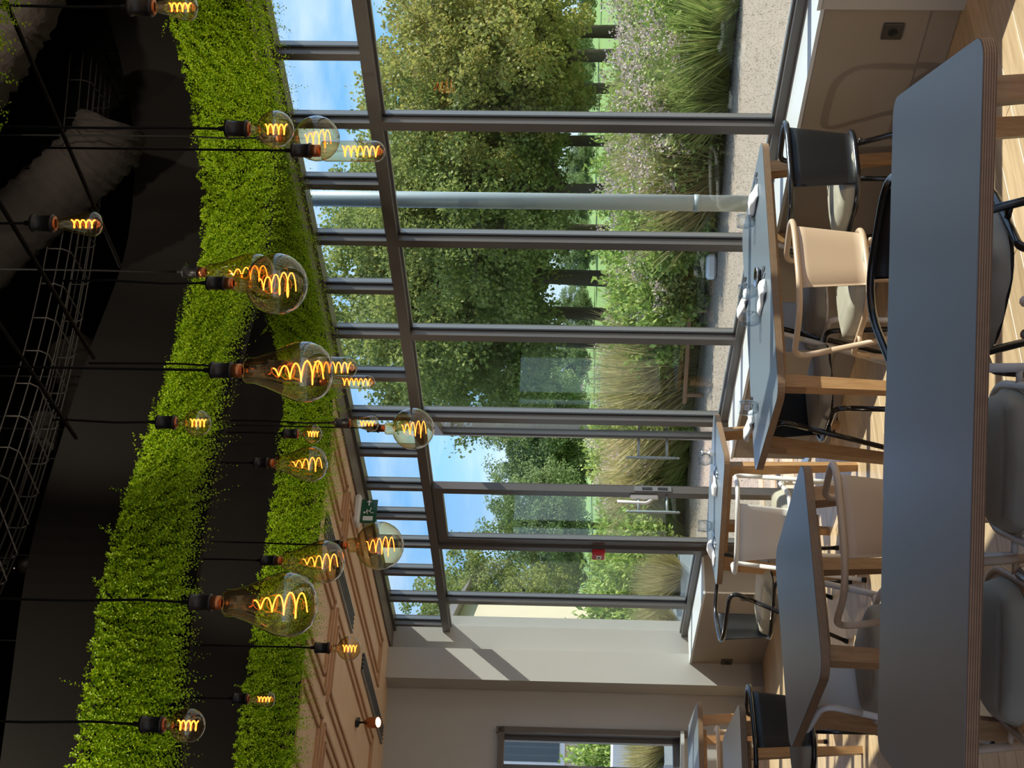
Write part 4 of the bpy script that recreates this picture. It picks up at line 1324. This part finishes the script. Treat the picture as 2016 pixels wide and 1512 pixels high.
put_tree(3, 480, 56, 0.74, 1.0, 'round distant tree seen through the closed door leaf')
put_tree(3, 590, 66, 0.78, 2.2, 'distant tree seen through the open doorway')
put_tree(3, 700, 66, 0.86, 3.3, 'distant tree behind the open door leaf')
put_tree(2, 290, 40, 0.76, 0.2, 'green tree left of the door post with the red alarm')
put_tree(1, 225, 35, 0.70, 1.4, 'green tree seen through the leftmost panes')
put_tree(3, 90, 34, 0.62, 0.4, 'leafy tree seen through the end wall window')
# hedgerow far behind
for i in range(16):
    u = -60 + i * 108
    X_, Y_ = (u - 756) / FPX * 84, 84 + (i * 7 % 5) * 2
    o = thing('hedge_bush', 'rounded dark bush in the distant hedgerow behind the lawn', 'bush', (X_, Y_, ZG0 - 0.3), i * 1.3, 'bushes of the distant hedgerow')
    o.scale = (0.62, 0.62, 0.42 + 0.06 * (i % 3))
    link_obj('foliage', TREES[3][1], o)

# ---- shrubs and grasses of the beds
def shrub_mesh(seed, w, h, n, ls, leafm, name='foliage'):
    rnd = np.random.default_rng(seed)
    nst = 46
    a = rnd.random(nst) * 2 * np.pi; rr = np.sqrt(rnd.random(nst)) * w
    tip = np.stack([np.cos(a) * rr, np.sin(a) * rr, h * (0.55 + 0.5 * rnd.random(nst)) * (1 - 0.35 * (rr / w) ** 2)], 1)
    base = tip * np.array([0.25, 0.25, 0.0])
    k = rnd.integers(0, nst, n); q = rnd.random(n) ** 0.6
    P = base[k] + (tip - base)[k] * q[:, None] + rnd.normal(size=(n, 3)) * 0.05
    P[:, 2] = np.maximum(P[:, 2], 0.0)
    A = unit(rnd.normal(size=(n, 3)) + np.array([0, 0, 0.5])); S = unit(np.cross(A, rnd.normal(size=(n, 3))))
    s = ls * (0.6 + 0.8 * rnd.random(n))
    return leaf_mesh(name, P, A, S, s, s * 0.5, leafm), tip
def grass_mesh(seed, w, h, n, leafm):
    rnd = np.random.default_rng(seed)
    a = rnd.random(n) * 2 * np.pi; rr = np.sqrt(rnd.random(n)) * w * 0.35
    P = np.stack([np.cos(a) * rr, np.sin(a) * rr, np.zeros(n)], 1)
    out = np.stack([np.cos(a), np.sin(a), np.zeros(n)], 1)
    A = unit(out * (0.15 + 0.75 * rnd.random(n))[:, None] + np.array([0, 0, 1.0]) + rnd.normal(size=(n, 3)) * 0.18)
    S = unit(np.cross(A, rnd.normal(size=(n, 3))))
    return leaf_mesh('blades', P, A, S, h * (0.6 + 0.6 * rnd.random(n)), np.full(n, 0.018), leafm)
sh1, tip1 = shrub_mesh(21, 0.75, 1.15, 5200, 0.075, 'shrub_leaf')
sh2, tip2 = shrub_mesh(22, 0.8, 1.25, 5200, 0.06, 'grass_green')
fl_r = np.random.default_rng(5); nf = 1500
kf = fl_r.integers(0, len(tip2), nf)
Pf = tip2[kf] + fl_r.normal(size=(nf, 3)) * 0.045 + np.array([0, 0, 0.03])
Af, Sf = rand_axes(nf)
flw = leaf_mesh('flower_heads', Pf, Af, Sf, np.full(nf, 0.032), np.full(nf, 0.03), 'flower_pink')
gr1 = grass_mesh(31, 0.9, 1.15, 1500, 'grass_dry'); gr2 = grass_mesh(32, 0.8, 0.8, 1500, 'grass_green')
KIND = {
 'leafy': ('leafy_shrub', 'bright green leafy shrub in the bed outside the window', 'shrub', 'leafy shrubs in the bed'),
 'flower': ('flowering_shrub', 'green perennial with faded pink flower heads in the bed outside', 'shrub', 'faded flowering perennials in the bed'),
 'dry': ('grass_tuft', 'tall tuft of golden dry grass in the bed outside', 'grass', 'dry grass tufts in the bed'),
 'green': ('grass_tuft', 'tuft of tall green grass in the bed outside', 'grass', 'green grass tufts in the bed'),
}
def plant(kind, u, Y, sc, rot):
    nm, lab, cat, grp = KIND[kind]
    t_ = thing(nm, lab, cat, ((u - 756) / FPX * Y, Y, ZG0), rot, grp); t_.scale = (sc, sc, sc)
    if kind == 'leafy':
        link_obj('foliage', sh1, t_)
    elif kind == 'flower':
        link_obj('foliage', sh2, t_); link_obj('flower_heads', flw, t_)
    else:
        link_obj('blades', gr1 if kind == 'dry' else gr2, t_)
pr = random.Random(3)
# front row along the bed edge, right to left
FR = [(1500, 16.2, 'leafy', 0.9), (1440, 16.0, 'green', 1.0), (1390, 16.4, 'flower', 1.0), (1330, 16.4, 'green', 1.0), (1285, 16.8, 'flower', 1.05), (1235, 16.9, 'flower', 1.1), (1190, 17.0, 'dry', 0.9), (1145, 17.2, 'dry', 0.95), (1100, 17.4, 'leafy', 1.05), (1050, 17.8, 'leafy', 1.0), (1000, 18.2, 'flower', 1.0), (950, 18.4, 'leafy', 1.15), (900, 18.8, 'leafy', 1.1), (850, 19.3, 'dry', 1.0), (800, 19.6, 'dry', 1.25), (750, 20.0, 'dry', 1.2), (705, 20.4, 'dry', 1.0), (660, 20.8, 'flower', 1.0), (620, 21.2, 'dry', 1.15), (570, 21.6, 'dry', 1.1), (530, 22.0, 'flower', 1.0), (480, 21.5, 'leafy', 1.1), (440, 21.0, 'green', 1.1), (400, 20.0, 'leafy', 1.2), (350, 19.5, 'leafy', 1.2), (300, 20.0, 'leafy', 1.35), (255, 20.0, 'leafy', 1.3), (90, 24.0, 'leafy', 1.3), (30, 24.2, 'leafy', 1.4)]
for (u, Y, k, sc) in FR:
    plant(k, u, Y, sc, pr.uniform(0, 6))
for i in range(30):
    u = 260 + (1540 - 260) * (i + 0.5) / 30
    plant('green', u, 15.6 + (1500 - u) * 0.0057, pr.uniform(0.45, 0.7), pr.uniform(0, 6))
for row, (dy, cnt) in enumerate(((2.2, 24), (4.8, 24), (8.0, 22))):
    for i in range(cnt):
        u = 250 + (1560 - 250) * (i + pr.uniform(0.2, 0.8)) / cnt
        Y = 16.2 + (1500 - u) * 0.0056 + dy
        plant(pr.choice(['leafy', 'flower', 'flower', 'dry', 'green', 'leafy']), u, Y, pr.uniform(0.85, 1.2), pr.uniform(0, 6))

# ---- steel post outside
Xp = (1117 - 756) / FPX * 9.0
sp_ = thing('steel_post', 'round grey steel post standing outside the window', 'post', (Xp, 9.0, ZG0))
b = MB(); b.lathe([(0.052, 0), (0.052, 4.6)], (0, 0, 0), 24, cap=True); b.build('shaft', 'steel_post', sp_)
b = MB(); b.lathe([(0.0525, 0.98), (0.055, 0.98), (0.055, 1.02), (0.0525, 1.02)], (0, 0, 0), 24); cl_ = b.build('clamp_ring', 'steel_post', sp_)
b = MB(); b.lathe([(0.09, 0.0), (0.09, 0.012), (0.055, 0.03)], (0, 0, 0), 24); b.build('base_plate', 'steel_post', sp_)

# ---- low garden things
def planter(u, Y, w, d, h, rz, label):
    t_ = thing('planter_box', label, 'planter', ((u - 756) / FPX * Y, Y, ZG0), rz)
    b = MB()
    for (c, s) in (((0, -d / 2 + 0.015, h / 2), (w, 0.03, h)), ((0, d / 2 - 0.015, h / 2), (w, 0.03, h)), ((-w / 2 + 0.015, 0, h / 2), (0.03, d - 0.06, h)), ((w / 2 - 0.015, 0, h / 2), (0.03, d - 0.06, h))):
        b.box(c, s)
    b.build('body', 'planter', t_)
    b = MB(); b.box((0, 0, h - 0.05), (w - 0.06, d - 0.06, 0.04)); b.build('soil', 'soil', t_)
    b_ = link_obj('grass', gr1, t_, (0.15, 0, h - 0.04)); b_.scale = (0.35, 0.35, 0.45)
    b_ = link_obj('grass', gr1, t_, (-0.2, 0, h - 0.04)); b_.scale = (0.3, 0.3, 0.35)
planter(372, 14.6, 0.55, 0.5, 0.62, FANG, 'grey planter with wispy grass outside the left panes')
planter(275, 15.6, 0.5, 0.5, 0.60, FANG, 'grey planter with wispy grass just beyond the pier')
planter(40, 16.5, 0.8, 0.6, 0.62, FANG, 'grey planter outside the end wall window')
b = MB(); b.bbox((0, 0, 0.0), (3.0, 0.35, 0.62), 0.02); o = b.build('garden_wall', 'white_paint', None, ((10 - 756) / FPX * 20.5, 20.5, ZG0 + 0.75)); 
b2 = MB(); b2.bbox((0, 0, -0.53), (2.9, 0.30, 0.44), 0.02); b2.build('wall_base', 'render_cream', o)
tag(o, 'low white garden wall seen through the end wall window', 'wall')
te = thing('timber_edging', 'thin brown timber rail along the planting bed', 'rail', ((822 - 756) / FPX * 18.5, 18.5, ZG0), -0.45)
b = MB(); b.bbox((0, 0, 0.235), (1.45, 0.05, 0.055), 0.008); b.build('rail', 'timber', te)
for sx in (-0.6, 0.6):
    b = MB(); b.bbox((sx, 0, 0.105), (0.05, 0.04, 0.21), 0.006); b.build('stake', 'timber', te)
b = MB(); b.bbox((0, 0, 0.06), (0.30, 0.2, 0.12), 0.03); o = b.build('stone_block', 'white_plastic', None, ((992 - 756) / FPX * 17.4, 17.4, ZG0)); tag(o, 'small pale stone block at the edge of the bed', 'stone')

# ---- cream building to the left
bl = thing('house', 'long cream rendered house with white windows at the far left', 'building', ((238 - 756) / FPX * 27, 27, ZG0))
hw, hh, hd_ = 14.0, 4.0, 7.0
b = MB(); b.box((-hw / 2, hd_ / 2, hh / 2), (hw, hd_, hh)); b.build('wall', 'render_cream', bl)
b = MB(); b.add([(-hw - 0.3, -0.3, hh), (0.3, -0.3, hh), (0.3, hd_ + 0.3, hh), (-hw - 0.3, hd_ + 0.3, hh), (-hw + 1.5, hd_ / 2, hh + 1.5), (-1.5, hd_ / 2, hh + 1.5)], [(0, 1, 5, 4), (1, 2, 5), (2, 3, 4, 5), (3, 0, 4), (3, 2, 1, 0)]); b.build('roof', 'brown_border', bl)
for i in range(5):
    x = -1.6 - i * 2.5
    b = MB(); b.box((x, -0.03, 2.45), (1.3, 0.08, 1.5)); w_ = b.build('window', 'white_paint', bl)
    for sx in (-1, 1):
        b = MB(); b.box((x + sx * 0.30, -0.075, 2.45), (0.50, 0.02, 1.3)); b.build('pane', 'dark_glass', w_)
